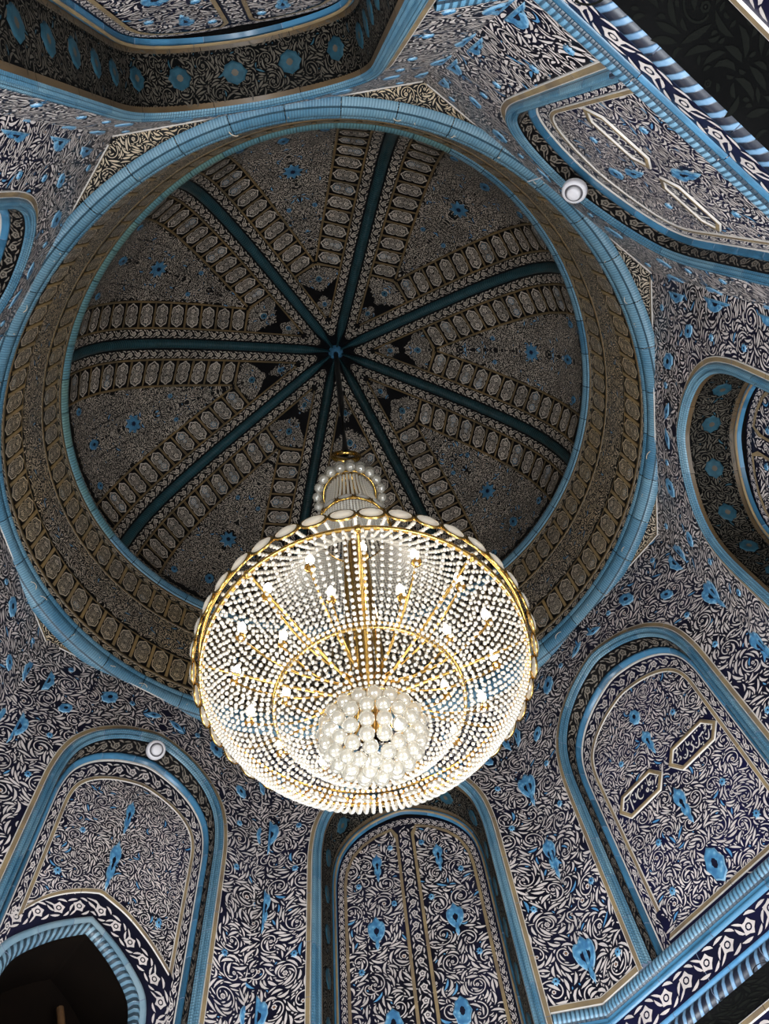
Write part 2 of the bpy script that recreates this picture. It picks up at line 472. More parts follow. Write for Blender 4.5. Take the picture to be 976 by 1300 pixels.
def build_pat(name, p, mapf, mats, parent=None, kind='stuff'):
    if p.n == 0: return None
    V, L, C, Mi, H = p.arrays()
    me = mesh_np(name, mapf(V, H), L, C, mats, Mi)
    o = obj(name, me, parent)
    if kind: o['kind'] = kind
    return o


def chain(Ln, W, unit=None, p=None, closed=False, m=0, y0=0.0, x0=0.0):
    """border: flowers on a running scroll, length Ln along x, width W across y (centred on y0)"""
    p = p or Pat(); unit = W * 1.02
    n = max(1, int(round(Ln / unit))); u = Ln / n
    x = x0 + (np.arange(n) + .5) * u; sg = np.where(np.arange(n) % 2 == 0, 1, -1)
    for i in range(n):
        add_flower(p, x[i], y0, W * .27, m, 10, .52, .32, h=.005)
    add_leaves(p, x - u * .55, y0 + sg * W * .44, -sg * .55, np.full(n, u * .55), np.full(n, W * .045), sg * .1 - sg * .3, m)
    add_leaves(p, x + u * .02, y0 + sg * W * .42, sg * .05, np.full(n, u * .5), np.full(n, W * .06), -sg * .9, m)
    add_leaves(p, x - u * .5, y0 - sg * W * .30, -sg * .35, np.full(n, u * .5), np.full(n, W * .06), sg * .5, m)
    add_leaves(p, x + u * .12, y0 - sg * W * .43, sg * .2, np.full(n, u * .42), np.full(n, W * .055), sg * .8, m)
    add_leaves(p, x + u * .5, y0 - sg * W * .25, sg * 1.3, np.full(n, W * .5), np.full(n, W * .055), -sg * .8, m)
    return p


def roundel(w, h, seed=0, blue=False, n_=2):
    """a compartment's ornament inside a w x h field centred on 0: a lobed cartouche packed with scrolls"""
    p = Pat(); a, b = w * .49, h * .49
    t = np.linspace(0, 2 * PI, 41)[:-1]
    long_y = h > w * 1.25; long_x = w > h * 1.25
    k = 1.04 + .05 * np.cos(8 * t)
    long_y = h > w * 1.1; long_x = w > h * 1.1
    ex = np.sign(np.cos(t)) * np.abs(np.cos(t)) ** 1.05 * a * k / 1.06; ey = np.sign(np.sin(t)) * np.abs(np.sin(t)) ** 1.05 * b * k / 1.06
    if long_y: ex = ex * (1 - .30 * np.exp(-(ey / (b * .14)) ** 2)) * (1 + .12 * np.abs(ey / b))
    if long_x: ey = ey * (1 - .30 * np.exp(-(ex / (a * .14)) ** 2)) * (1 + .12 * np.abs(ex / a))
    dom = np.stack([ex, ey], -1)
    q = np.vstack([dom, dom * .90]); i = np.arange(40); j = (i + 1) % 40
    p.add(q, np.stack([i, j, j + 40, i + 40], -1).ravel(), np.full(40, 4), 0, .006)
    rg = random.Random(seed)
    pts = [(0, 0)]
    if long_y: pts = [(0, b * .5), (0, -b * .5), (0, 0)]
    elif long_x: pts = [(a * .5, 0), (-a * .5, 0), (0, 0)]
    hl = []
    rr = min(a, b)
    for q_, (x, y) in enumerate(pts):
        r = rr * (.34 if q_ < 2 else .20)
        if blue and q_ == rg.randrange(len(pts)):
            tt = np.arange(8) / 8 * 2 * PI
            p.add(np.stack([x + r * 1.5 * np.cos(tt), y + r * 1.5 * np.sin(tt)], -1), np.arange(8), [8], 1, .005)
        add_flower(p, x, y, r, 0, 10, .5, .3, h=.007)
        tt = np.linspace(0, 2 * PI, 13); hl.append(np.stack([x + r * 1.15 * np.cos(tt), y + r * 1.15 * np.sin(tt)], -1))
    c = scroll(dom * .88, hl, rr * 1.45, True, (rg.random(), rg.random()), COARSE)
    if c.n:
        V, L, C, Mi, H = c.arrays(); p.add(V, L, C, np.where(Mi == 0, 0, 1), .006)
    return p


def frame_pat(w, h, t, m):
    """rectangular ring w x h outside, thickness t"""
    a, b = w / 2, h / 2
    v = [(-a, -b), (a, -b), (a, b), (-a, b), (-a + t, -b + t), (a - t, -b + t), (a - t, b - t), (-a + t, b - t)]
    p = Pat(); p.add(v, [0, 1, 5, 4, 1, 2, 6, 5, 2, 3, 7, 6, 3, 0, 4, 7], [4] * 4, m, .012)
    return p


def empty(name, loc=(0, 0, 0), parent=None, **props):
    o = bpy.data.objects.new(name, None); COL.objects.link(o); o.location = loc; o.empty_display_size = .1
    if parent is not None: o.parent = parent
    for k, v in props.items(): o[k] = v
    return o


# ------------------------------------------------------------------ sweeping a profile along a 2-D path in a wall
def path_offset(P, s):
    d = np.gradient(P, axis=0); d /= np.hypot(d[:, 0], d[:, 1])[:, None]
    n = np.stack([d[:, 1], -d[:, 0]], -1)       # right of travel
    return P + n * s


def resample(P, n):
    c = np.concatenate([[0], np.cumsum(np.hypot(*np.diff(P, axis=0).T))])
    t = np.linspace(0, c[-1], n)
    return np.stack([np.interp(t, c, P[:, 0]), np.interp(t, c, P[:, 1])], -1), t


ARCH = [(1, 0), (.99, .206), (.947, .413), (.86, .58), (.70, .742), (.47, .877), (.23, .96), (0, 1.0)]


ARCH_POINTED = [(1, 0), (.95, .30), (.83, .49), (.53, .725), (.25, .885), (0, 1.0)]


def arch(hw, apex, spring=8.4, foot=6.26, n=64, xc=0.0, pointed=False):
    """left foot -> apex -> right foot, n points, dense on the curve"""
    q = np.array(ARCH_POINTED if pointed else ARCH)
    # smooth with a Catmull-Rom pass
    pts = []
    ext = np.vstack([[q[0, 0], q[0, 1] - .2], q, [-q[-2, 0], (2 * q[-1, 1] - q[-2, 1]) if pointed else q[-2, 1]]])
    for i in range(1, len(ext) - 2):
        for t in np.linspace(0, 1, 6, endpoint=False):
            a, b, c, d = ext[i - 1], ext[i], ext[i + 1], ext[i + 2]
            pts.append(.5 * (2 * b + (c - a) * t + (2 * a - 5 * b + 4 * c - d) * t ** 2 + (3 * b - 3 * c + d - a) * t ** 3))
    pts.append(q[-1]); pts = np.array(pts)
    pts = np.stack([pts[:, 0] * hw, spring + pts[:, 1] * (apex - spring)], -1)
    foot_pts = np.stack([np.full(5, hw), np.linspace(foot, spring, 5, endpoint=False)], -1)
    half = np.vstack([foot_pts, pts])            # right foot up to the apex
    full = np.vstack([half * [-1, 1], half[::-1][1:]])
    full[:, 0] += xc
    return full


def lerp_path(a, b, t): return a * (1 - t) + b * t


def sweep(name, Pa, Pb, prof, m, parent, nseg, gap=.006, uvs=1.0, mi=None):
    """tiles along the band between two 2-D paths of equal count; prof = [(t across 0..1, y depth)] ; wall-local (x, y, z)"""
    n = len(Pa)
    L = np.concatenate([[0], np.cumsum(np.hypot(*np.diff((Pa + Pb) / 2, axis=0).T))])
    tot = L[-1]
    K = nseg
    for k in range(K):
        a, b = tot * k / K + gap / 2, tot * (k + 1) / K - gap / 2
        inner = L[(L > a + .01) & (L < b - .01)]
        s = np.concatenate([[a], inner, [b]])
        if len(s) < 4: s = np.linspace(a, b, 4)
        f = lambda P: np.stack([np.interp(s, L, P[:, 0]), np.interp(s, L, P[:, 1])], -1)
        A_, B_ = f(Pa), f(Pb)
        G = np.zeros((len(s), len(prof), 3)); UV = np.zeros((len(s), len(prof), 2))
        for j, (t, y) in enumerate(prof):
            q = lerp_path(A_, B_, t); G[:, j, 0] = q[:, 0]; G[:, j, 2] = q[:, 1]; G[:, j, 1] = y
            UV[:, j, 0] = s * uvs; UV[:, j, 1] = j / (len(prof) - 1)
        me = grid_mesh('moulding_tile', G, m, uv=UV.reshape(-1, 2))
        if mi is not None: me.polygons.foreach_set('material_index', np.tile(np.array(mi, np.int32), len(s) - 1))
        obj('moulding_tile' if name != 'line' else 'line_tile', me, parent)


def strip_map(Pa, Pb, ya, yb):
    """(s metres along, t across 0..1) -> wall-local; h pulls toward the room"""
    L = np.concatenate([[0], np.cumsum(np.hypot(*np.diff((Pa + Pb) / 2, axis=0).T))])
    dn = np.array([np.mean(np.abs(Pb - Pa)), 0])
    def f(V, h):
        s = V[:, 0]; t = V[:, 1][:, None]
        g = lambda P: np.stack([np.interp(s, L, P[:, 0]), np.interp(s, L, P[:, 1])], -1)
        a, b = g(Pa), g(Pb); q = a * (1 - t) + b * t
        y = ya * (1 - V[:, 1]) + yb * V[:, 1]
        # push along the strip's own normal
        tx = np.gradient(Pa, axis=0); tx /= np.hypot(tx[:, 0], tx[:, 1])[:, None]
        tg = np.stack([np.interp(s, L, tx[:, 0]), np.interp(s, L, tx[:, 1])], -1)
        T3 = np.stack([tg[:, 0], 0 * s, tg[:, 1]], -1)
        W3 = np.stack([b[:, 0] - a[:, 0], np.full(len(s), yb - ya), b[:, 1] - a[:, 1]], -1)
        N3 = np.cross(T3, W3); N3 /= np.maximum(1e-9, np.linalg.norm(N3, axis=1))[:, None]
        if np.mean(N3[:, 1]) > 0 and abs(yb - ya) < .02: N3 = -N3
        elif abs(yb - ya) >= .02:
            # soffit: towards the arch centre
            cc = np.array([0, 0, 8.0]); P3 = np.stack([q[:, 0], y, q[:, 1]], -1)
            sg = np.sign(((cc - P3) * N3 * [1, 0, 1]).sum(1)); N3 = N3 * sg[:, None]
        return np.stack([q[:, 0], y, q[:, 1]], -1) + N3 * np.asarray(h)[..., None] if np.ndim(h) else np.stack([q[:, 0], y, q[:, 1]], -1) + N3 * h
    return f, L[-1]


def scale_t(p, W, y0=0.0):
    """turn a drawing in (s, metres across centred) into (s, t 0..1) for strips of width W"""
    for i in range(len(p.V)): p.V[i] = np.stack([p.V[i][:, 0], p.V[i][:, 1] / W + .5], -1)
    return p


# ------------------------------------------------------------------ medallions
MED = {
    'palmette': [(0, -.62), (.10, -.44), (.07, -.32), (.20, -.24), (.34, -.10), (.42, .10), (.40, .28), (.30, .40), (.18, .40), (.10, .50), (0, .60)],
    'lobed': [(0, -.50), (.16, -.40), (.30, -.34), (.34, -.18), (.46, 0), (.34, .18), (.30, .34), (.16, .40), (0, .50)],
    'long': [(0, -.65), (.10, -.50), (.08, -.40), (.20, -.28), (.22, -.12), (.14, -.05), (.26, .08), (.32, .25), (.24, .42), (.10, .48), (0, .62)],
    'leafy': [(0, -.5), (.10, -.25), (.16, 0), (.10, .25), (0, .5)],
    'star': [(0, -.5), (.12, -.28), (.36, -.36), (.28, -.12), (.5, 0), (.28, .12), (.36, .36), (.12, .28), (0, .5)],
}


def med_outline(kind, w, h, half=0):
    q = np.array(MED[kind]); q = q * [w, h]
    if half: return q * [half, 1]
    return np.vstack([q, (q * [-1, 1])[::-1][1:-1]])


def medallion(parent, kind, x, y, w, h, mapf, m_body, m_rim, name='medallion', half=0, dark=None, rot=0.0):
    o = med_outline(kind, w, h, half)
    def tr(v):
        c, s = math.cos(rot), math.sin(rot)
        return np.stack([v[:, 0] * c - v[:, 1] * s + x, v[:, 0] * s + v[:, 1] * c + y], -1)
    n = len(o)
    cen = np.array([(.12 * w * half if half else 0), .02 * h])
    rings = [(1.0, .003), (.93, .014), (.78, .017), (.30, .012)]
    V = np.concatenate([tr(cen + (o - cen) * k) for k, _ in rings]); H = np.concatenate([np.full(n, hh) for _, hh in rings])
    loops, cnt, mi = [], [], []
    i = np.arange(n); j = (i + 1) % n
    for r in range(3):
        loops.append(np.stack([i + r * n, j + r * n, j + r * n + n, i + r * n + n], -1).ravel()); cnt += [4] * n; mi += [1 if r == 0 else 0] * n
    loops.append(np.arange(n) + 3 * n); cnt.append(n); mi.append(2)
    me = mesh_np(name, mapf(V, H), np.concatenate(loops), cnt, [m_body, m_rim, dark or M['navy']], mi)
    ob = obj(name, me, parent)
    return tr(cen + (o - cen) * 1.0)


def line_tiles(parent, name, Pa, Pb, y, m, seglen=.8, lift=.012):
    """flat raised strip of tiles between two 2-D paths in a wall plane y"""
    n = max(1, int(round(np.hypot(*np.diff(Pa, axis=0).T).sum() / seglen)))
    sweep(name, Pa, Pb, [(0, y), (.03, y - lift), (.15, y - lift), (.85, y - lift), (.97, y - lift), (1, y)], [m, M['white_line']], parent, n, .004, mi=[1, 1, 0, 1, 1])


# ------------------------------------------------------------------ octagon walls
TXT_A = ([[[-.089, 7.867], [-.135, 7.848], [-.177, 7.801]], [[-.121, 7.907], [-.137, 7.869]], [[-.177, 7.869], [-.189, 7.841], [-.213, 7.816]], [[-.234, 7.947], [-.247, 7.862], [-.23, 7.847], [-.206, 7.863], [-.227, 7.887], [-.169, 7.919]], [[-.27, 7.919], [-.269, 7.893]], [[-.272, 7.844], [-.296, 7.828], [-.291, 7.802], [-.272, 7.81], [-.272, 7.844]], [[-.311, 7.918], [-.328, 7.906], [-.329, 7.877]], [[-.383, 7.918], [-.369, 7.915], [-.404, 7.889], [-.418, 7.846], [-.406, 7.802], [-.371, 7.793], [-.347, 7.818]], [[-.377, 7.874], [-.346, 7.893]], [[-.427, 7.911], [-.435, 7.87], [-.442, 7.83]], [[-.486, 7.861], [-.484, 7.826], [-.459, 7.827]], [[-.513, 7.914], [-.52, 7.864], [-.527, 7.804], [-.532, 7.749]], [[-.636, 7.945], [-.579, 7.917], [-.517, 7.917], [-.475, 7.946], [-.42, 7.953]], [[-.585, 7.876], [-.575, 7.876], [-.585, 7.838], [-.619, 7.813], [-.655, 7.812], [-.671, 7.85]], [[-.565, 7.895], [-.546, 7.873]]],
         [[-.148, 7.774], [-.176, 7.768], [-.222, 7.792], [-.251, 7.785], [-.236, 7.758], [-.386, 7.959], [-.339, 7.959], [-.467, 7.914], [-.63, 7.86], [-.316, 7.909], [-.584, 7.965], [-.56, 7.962]])
TXT_B = ([[[.685, 7.839], [.67, 7.809], [.647, 7.803]], [[.609, 7.905], [.629, 7.905], [.636, 7.887], [.604, 7.875], [.62, 7.863], [.585, 7.839]], [[.635, 7.827], [.609, 7.773], [.587, 7.747], [.565, 7.749], [.555, 7.785]], [[.539, 7.826], [.53, 7.775]], [[.504, 7.853], [.52, 7.841], [.568, 7.856], [.562, 7.832]], [[.5, 7.847], [.486, 7.802], [.456, 7.763], [.423, 7.762], [.412, 7.798]], [[.456, 7.929], [.45, 7.889], [.449, 7.85]], [[.358, 7.934], [.352, 7.879], [.374, 7.867], [.386, 7.895]], [[.424, 7.871], [.394, 7.846], [.401, 7.819], [.395, 7.786], [.358, 7.765], [.336, 7.806]], [[.325, 7.858], [.32, 7.812], [.291, 7.773], [.258, 7.767], [.245, 7.799]], [[.327, 7.916], [.283, 7.869]], [[.266, 7.928], [.259, 7.869]], [[.148, 7.936], [.142, 7.902], [.13, 7.865]], [[.225, 7.949], [.236, 7.928], [.208, 7.906], [.209, 7.875], [.181, 7.853]], [[.218, 7.842], [.223, 7.811], [.202, 7.793]], [[.193, 7.841], [.184, 7.811], [.16, 7.796]], [[.124, 7.832], [.11, 7.816]], [[.139, 7.807], [.134, 7.792]]],
         [[.664, 7.872], [.579, 7.933], [.525, 7.923], [.494, 7.92], [.448, 7.81], [.586, 7.803], [.51, 7.752], [.484, 7.755], [.503, 7.728], [.279, 7.80], [.318, 7.746], [.176, 7.943], [.199, 7.915], [.151, 7.844], [.217, 7.832]])
HEX_A = [(-.71, 7.85), (-.60, 8.01), (-.15, 8.01), (-.03, 7.85), (-.15, 7.69), (-.60, 7.69)]
HEX_B = [(.05, 7.84), (.17, 8.00), (.63, 8.00), (.76, 7.83), (.63, 7.67), (.17, 7.67)]


def smooth_line(pts, n=6):
    q = np.array(pts, float)
    if len(q) < 3: return q
    e = np.vstack([2 * q[0] - q[1], q, 2 * q[-1] - q[-2]]); out = []
    for i in range(1, len(e) - 2):
        for t in np.linspace(0, 1, n, endpoint=False):
            a, b, c, d = e[i - 1], e[i], e[i + 1], e[i + 2]
            out.append(.5 * (2 * b + (c - a) * t + (2 * a - 5 * b + 4 * c - d) * t ** 2 + (3 * b - 3 * c + d - a) * t ** 3))
    out.append(q[-1])
    return np.array(out)


def inset(poly, k):
    """convex outline moved inwards by k"""
    q = np.array(poly, float); n = len(q); c = q.mean(0); out = []
    ln = []
    for i in range(n):
        a, b = q[i], q[(i + 1) % n]; d = (b - a) / np.hypot(*(b - a)); nn = np.array([-d[1], d[0]])
        if (c - a) @ nn < 0: nn = -nn
        ln.append((nn, nn @ a + k))
    for i in range(n):
        (n0, c0), (n1, c1) = ln[i - 1], ln[i]
        out.append(np.linalg.solve(np.array([n0, n1]), np.array([c0, c1])))
    return np.array(out)


def cartouche(parent, hexa, txt, y, shift=(0, 0)):
    hexa = np.array(hexa) + shift
    mp = lambda V, h: np.stack([V[:, 0], y - np.asarray(h) + 0 * V[:, 0], V[:, 1]], -1)
    car = empty('inscription', parent=parent)
    inn = inset(hexa, .051)
    n = 6; i = np.arange(n); j = (i + 1) % n
    o2 = inset(hexa, .007); i2 = inset(hexa, .044)
    V = np.concatenate([hexa, o2, i2, inn]); H = np.concatenate([np.full(6, .004), np.full(6, .018), np.full(6, .018), np.full(6, .006)])
    loops = np.concatenate([np.stack([i + r * n, j + r * n, j + r * n + n, i + r * n + n], -1).ravel() for r in range(3)])
    obj('cartouche_frame', mesh_np('cartouche_frame', mp(V, H), loops, [4] * 18, [M['white_line'], M['gold']], [0] * 6 + [1] * 6 + [0] * 6), car)
    obj('cartouche_ground', mesh_np('cartouche_ground', mp(inn, .006), np.arange(6), [6], [M['navy_blue']]), car)
    p = Pat()
    for s in txt[0]: add_line(p, smooth_line(np.array(s) + shift), .0165, 0, .010, True)
    for d in txt[1]:
        t = np.arange(4) / 4 * 2 * PI; p.add(np.array(d) + shift + .0115 * np.stack([np.cos(t), np.sin(t)], -1), np.arange(4), [4], 0, .010)
    build_pat('lettering', p, mp, [M['white_line']], car)
    return inset(hexa, -.02)


def tube_between(path_pts, r, n=8, closed=False):
    P = np.asarray(path_pts, float); N = len(P)
    d = np.gradient(P, axis=0); d /= np.maximum(1e-9, np.linalg.norm(d, axis=1))[:, None]
    ref = np.array([0, 0, 1.0]); 
    a = np.cross(d, ref); bad = np.linalg.norm(a, axis=1) < 1e-3
    a[bad] = np.cross(d[bad], [1.0, 0, 0]); a /= np.linalg.norm(a, axis=1)[:, None]
    b = np.cross(d, a); t = np.arange(n) / n * 2 * PI
    rr = np.broadcast_to(np.asarray(r, float), (N,))
    return P[:, None] + rr[:, None, None] * (a[:, None] * np.cos(t)[None, :, None] + b[:, None] * np.sin(t)[None, :, None])


def tube(name, pts, r, m, parent=None, n=8):
    return obj(name, grid_mesh(name, tube_between(pts, r, n), m, close_v=True), parent)


ARCH_OUT = dict(hw=1.14, apex=9.95)


def octagon_wall(k, name, deep=False, text=False, window=False, off=(0, 0), da=0.0):
    t = YAW + (k + .5) * PI / 4
    mw = Matrix(((math.sin(t), math.cos(t), 0, WC[0] + (A + da) * math.cos(t)), (-math.cos(t), math.sin(t), 0, WC[1] + (A + da) * math.sin(t)), (0, 0, 1, 0), (0, 0, 0, 1)))
    FOOT = 5.95 if window else 6.26
    JF = 3.2 if deep else FOOT                 # the deep niches run on below the cornice
    kw = dict(foot=JF)
    HE = HF + .24                              # runs on behind the neighbouring wall
    P0 = arch(1.14, 9.95, **kw); P1 = arch(1.08, 9.885, **kw); P2 = arch(.975, 9.735, **kw)
    dep = .52 if deep else .14
    if deep:
        P3 = arch(.94, 9.56, **kw); P4 = arch(.89, 9.50, **kw)
        P5 = arch(.72, 9.28, **kw); P6 = arch(.68, 9.235, **kw)
    else:
        P3 = arch(.955, 9.56, **kw); P4 = arch(.905, 9.48, **kw)
        P5 = arch(.80, 9.18, **kw); P6 = arch(.755, 9.13, **kw)
    if deep: P5 = arch(.80, 9.36, **kw); P6 = arch(.765, 9.32, **kw)
    flat = lambda V, h: np.stack([V[:, 0], -np.asarray(h) + 0 * V[:, 0], V[:, 1]], -1)
    # ground of the spandrels and piers
    dom = np.vstack([[(-HE, JF)], P0, [(HE, JF)], [(HE, ZTOP)], [(-HE, ZTOP)]])
    low = JF if deep else 5.62
    wall = obj(name, poly_mesh('spandrel_ground', dom, flat, M['navy']), None, mw, kind='structure')
    if deep:
        obj('dado', poly_mesh('dado', [(-HE, 0), (HE, 0), (HE, JF), (-HE, JF)], flat, M['plaster']), wall)
        obj('niche_sill', mesh_np('niche_sill', [(-1.2, 0, JF), (1.2, 0, JF), (1.2, 1.0, JF), (-1.2, 1.0, JF)], [0, 1, 2, 3], [4], [M['plaster']]), wall)
    else:
        # the wall below the cornice stands back: underside tiled in near-black with its shade in the colour, then ochre line and flowered band
        D = .33; zc = 5.62
        lowm = lambda V, h: np.stack([V[:, 0], D - np.asarray(h) + 0 * V[:, 0], V[:, 1]], -1)
        und = obj('cornice_underside', mesh_np('cornice_underside', [(-HE, 0, zc), (HE, 0, zc), (HE, D, zc), (-HE, D, zc)], [0, 1, 2, 3], [4], [M['soffit_shade']]), wall)
        build_pat('underside_arabesque', scroll([(-HF, .02), (HF, .02), (HF, D), (-HF, D)], (), .8, False, off, COARSE), lambda V, h: np.stack([V[:, 0], V[:, 1], zc - np.asarray(h) + 0 * V[:, 0]], -1), [M['shaded_faint']] * 3, und)
        obj('lower_wall', poly_mesh('lower_wall', [(-HE, 0), (HE, 0), (HE, zc), (-HE, zc)], lowm, M['plaster']), wall)
        for sx in (-1, 1):
            obj('return', mesh_np('return', [(sx * HE, 0, 0), (sx * HE, D, 0), (sx * HE, D, zc), (sx * HE, 0, zc)], [0, 1, 2, 3], [4], [M['plaster']]), wall)
        bnd = obj('tile_band', poly_mesh('tile_band', [(-HE, 4.3), (HE, 4.3), (HE, zc), (-HE, zc)], lowm, M['navy_blue'], h=.004), wall)
        for z in (zc - .07, zc - .42):
            line_tiles(bnd, 'line', np.array([(-HE, z), (HE, z)]), np.array([(-HE, z + .06), (HE, z + .06)]), D - .004, M['gold'])
        build_pat('band_flowers', chain(2 * HF, .24, x0=-HF, y0=zc - .21), lambda V, h: lowm(V, np.asarray(h) + .004), [M['cream']], bnd)
        build_pat('band_arabesque', scroll([(-HF, 4.35), (HF, 4.35), (HF, zc - .42), (-HF, zc - .42)], (), .8, False, off), lambda V, h: lowm(V, np.asarray(h) + .004), [M['cream'], M['blue'], M['orange']], bnd)
    # medallions on the piers (shared half and half with the neighbouring wall) and in the spandrels
    holes = []
    B, Rm = M['blue_med'], M['blue_light']
    for z, w_, h_, kd in ((6.72, .30, .42, 'palmette'), (7.95, .26, .46, 'long'), (9.0, .30, .46, 'palmette')):
        for sx in (-1, 1):
            holes.append(medallion(wall, kd, sx * HF, z, w_, h_, flat, B, Rm, half=-sx))
    for sx in (-1, 1):
        holes.append(medallion(wall, 'lobed', sx * 1.57, 9.92, .24, .40, flat, B, Rm, half=0 if 0 else -sx))
        holes.append(medallion(wall, 'lobed', sx * .78, 10.16, .22, .30, flat, B, Rm, rot=sx * .5))
        holes.append(medallion(wall, 'lobed', sx * 1.22, 9.62, .16, .22, flat, B, Rm, rot=sx * .6))
        holes.append(medallion(wall, 'leafy', sx * .17, 10.22, .34, .26, flat, B, Rm, rot=sx * 1.15))
        for x, z in ((1.26, 7.35), (1.28, 8.45), (1.27, 6.55), (1.25, 9.1), (1.36, 10.3), (.48, 10.24)):
            holes.append(medallion(wall, 'star', sx * x, z, .085, .095, flat, B, Rm))
    PR_ = P0[len(P0) // 2:][::-1]; PR_ = PR_[PR_[:, 1] > FOOT + .05]
    p = scroll(np.vstack([[(1.14, FOOT + .05)], PR_, [(0.0, 9.96)], [(0.0, ZTOP - .04)], [(HE, ZTOP - .04)], [(HE, FOOT + .05)]]), holes, .92, False, off)
    q = Pat()
    V, L, C, Mi, H = p.arrays()
    q.add(V, L, C, Mi, H); q.add(V * [-1, 1], L, C, Mi, H)
    build_pat('arabesque', q, flat, [M['cream'], M['blue'], M['orange']], wall)
    # ochre lines: top edge, pier foot, arch edge
    for z in (ZTOP - .07,):
        line_tiles(wall, 'line', np.array([(-HF, z), (HF, z)]), np.array([(-HF, z + .055), (HF, z + .055)]), 0, M['gold'])
    for sx in (-1, 1):
        a, b = sorted((sx * 1.14, sx * HF))
        line_tiles(wall, 'line', np.array([(a, FOOT), (b, FOOT)]), np.array([(a, FOOT + .07), (b, FOOT + .07)]), 0, M['gold'])
    line_tiles(wall, 'line', P0, P1, 0, M['gold'], .6)
    # blue moulding: two rolls and a groove, laid in short glazed tiles
    sweep('m', P1, P2, [(0, 0), (.06, -.02), (.16, -.045), (.30, -.055), (.44, -.045), (.54, -.015)], M['rope'], wall, 17)
    sweep('m', lerp_path(P1, P2, .54), P2, [(0, -.015), (.12, -.004), (.25, -.004), (.36, -.03), (.6, -.04), (.82, -.02), (1, 0)], M['rope'], wall, 17)
    # soffit with its chain of flowers
    f, Ls = strip_map(P2, P3, 0.0, dep - .03)
    n_ = len(P2)
    G = np.zeros((n_, 3, 3))
    for j, tt in enumerate((0, .5, 1)):
        qq = lerp_path(P2, P3, tt); G[:, j, 0] = qq[:, 0]; G[:, j, 2] = qq[:, 1]; G[:, j, 1] = (dep - .03) * tt
    obj('soffit', grid_mesh('soffit', G, M['black' if not deep else 'soffit_shade'], smooth=False), wall)
    if not deep:
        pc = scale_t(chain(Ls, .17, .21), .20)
        build_pat('soffit_flowers', pc, f, [M['shaded_cream']], wall)
    else:
        Wd = dep
        hl = []
        for s_ in np.arange(.35, Ls, .52):
            fm = lambda V, h: f(np.stack([V[:, 0], V[:, 1] / Wd], -1), h)
            hl.append(medallion(wall, 'lobed', s_, Wd * .5, .26, .20, fm, M['shaded_teal'], M['shaded_teal'], dark=M['deep_shaded_cream']))
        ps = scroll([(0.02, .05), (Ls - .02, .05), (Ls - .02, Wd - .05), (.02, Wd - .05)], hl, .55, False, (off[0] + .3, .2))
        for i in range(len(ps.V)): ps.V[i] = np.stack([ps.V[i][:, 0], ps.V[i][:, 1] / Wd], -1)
        build_pat('soffit_arabesque', ps, f, [M['deep_shaded_cream'], M['shaded_teal'], M['deep_shaded_cream']], wall)
        # brown edging tiles of the soffit, front and back
        sweep('m', P2, lerp_path(P2, P3, .1), [(0, .0), (.5, .022), (1, .05)], M['brown'], wall, 17)
        sweep('m', lerp_path(P2, P3, .88), P3, [(0, dep * .82), (.5, dep * .88), (1, dep - .03)], M['brown'], wall, 17)
    # inner frame moulding
    sweep('m', P3, P4, [(0, dep - .03), (.12, dep - .055), (.55, dep - .055), (.75, dep - .035), (1, dep)], M['blue_flat'], wall, 19)
    if not deep: line_tiles(wall, 'line', P4, lerp_path(P4, P5, .10), dep, M['white_line'], .9)
    else: sweep('m', lerp_path(P3, P4, .55), P4, [(0, dep - .06), (.5, dep - .07), (1, dep - .05)], M['gold'], wall, 15)
    # back panel
    wedge = .05 if deep else 0.0
    def back(V, h):
        x = V[:, 0]
        return np.stack([x, dep + wedge * (1 - np.abs(x) / .9) - np.asarray(h), V[:, 1]], -1)
    foot_in = P4[0, 1]
    ZB = FOOT - .02
    if not deep:
        hole = []
        if window:
            wx, wap, whw, wsill = -.13, 7.12, .62, 5.95
            wo = arch(whw + .15, wap + .17, spring=6.37, foot=wsill, xc=wx, pointed=True)
            base = np.vstack([[(-.9, wsill)], wo, [(.9, wsill)]])
            outline = np.vstack([[(-.87, wsill)], wo, [(.87, wsill)], P4[::-1]])
            obj('panel', poly_mesh('panel', outline, back, M['navy']), wall)
        else:
            obj('panel', poly_mesh('panel', np.vstack([P4, [(P4[-1, 0], ZB)], [(P4[0, 0], ZB)]]), back, M['navy_blue' if text else 'navy']), wall)
    else:
        c = len(P4) // 2
        for sx, sl in ((-1, slice(0, c + 1)), (1, slice(c, None))):
            q4 = P4[sl]
            pl = np.vstack([q4, [(0, JF)]])
            obj('panel', poly_mesh('panel', pl, back, M['navy']), wall)
        G = np.zeros((len(P4), 2, 3)); G[:, 0] = np.stack([P4[:, 0], 0 * P4[:, 0] + dep, P4[:, 1]], -1); G[:, 1] = back(P4, np.full(len(P4), -.004))
        obj('inner_soffit', grid_mesh('inner_soffit', G, M['soffit_shade'], smooth=False), wall)
    # border of flowers between the frame and the ochre line
    fb, Lb = strip_map(lerp_path(P4, P5, .16), P5, dep, dep)
    if deep:
        f0 = fb
        def fb(V, h, f0=f0):
            q = f0(V, h); q[:, 1] += wedge * (1 - np.abs(q[:, 0]) / .9); return q
    wb = float(np.mean(np.hypot(*(P5 - P4).T))) * .84
    build_pat('border_flowers', scale_t(chain(Lb, wb, .17), wb * 1.08), fb, [M['cream']], wall)
    mh = []
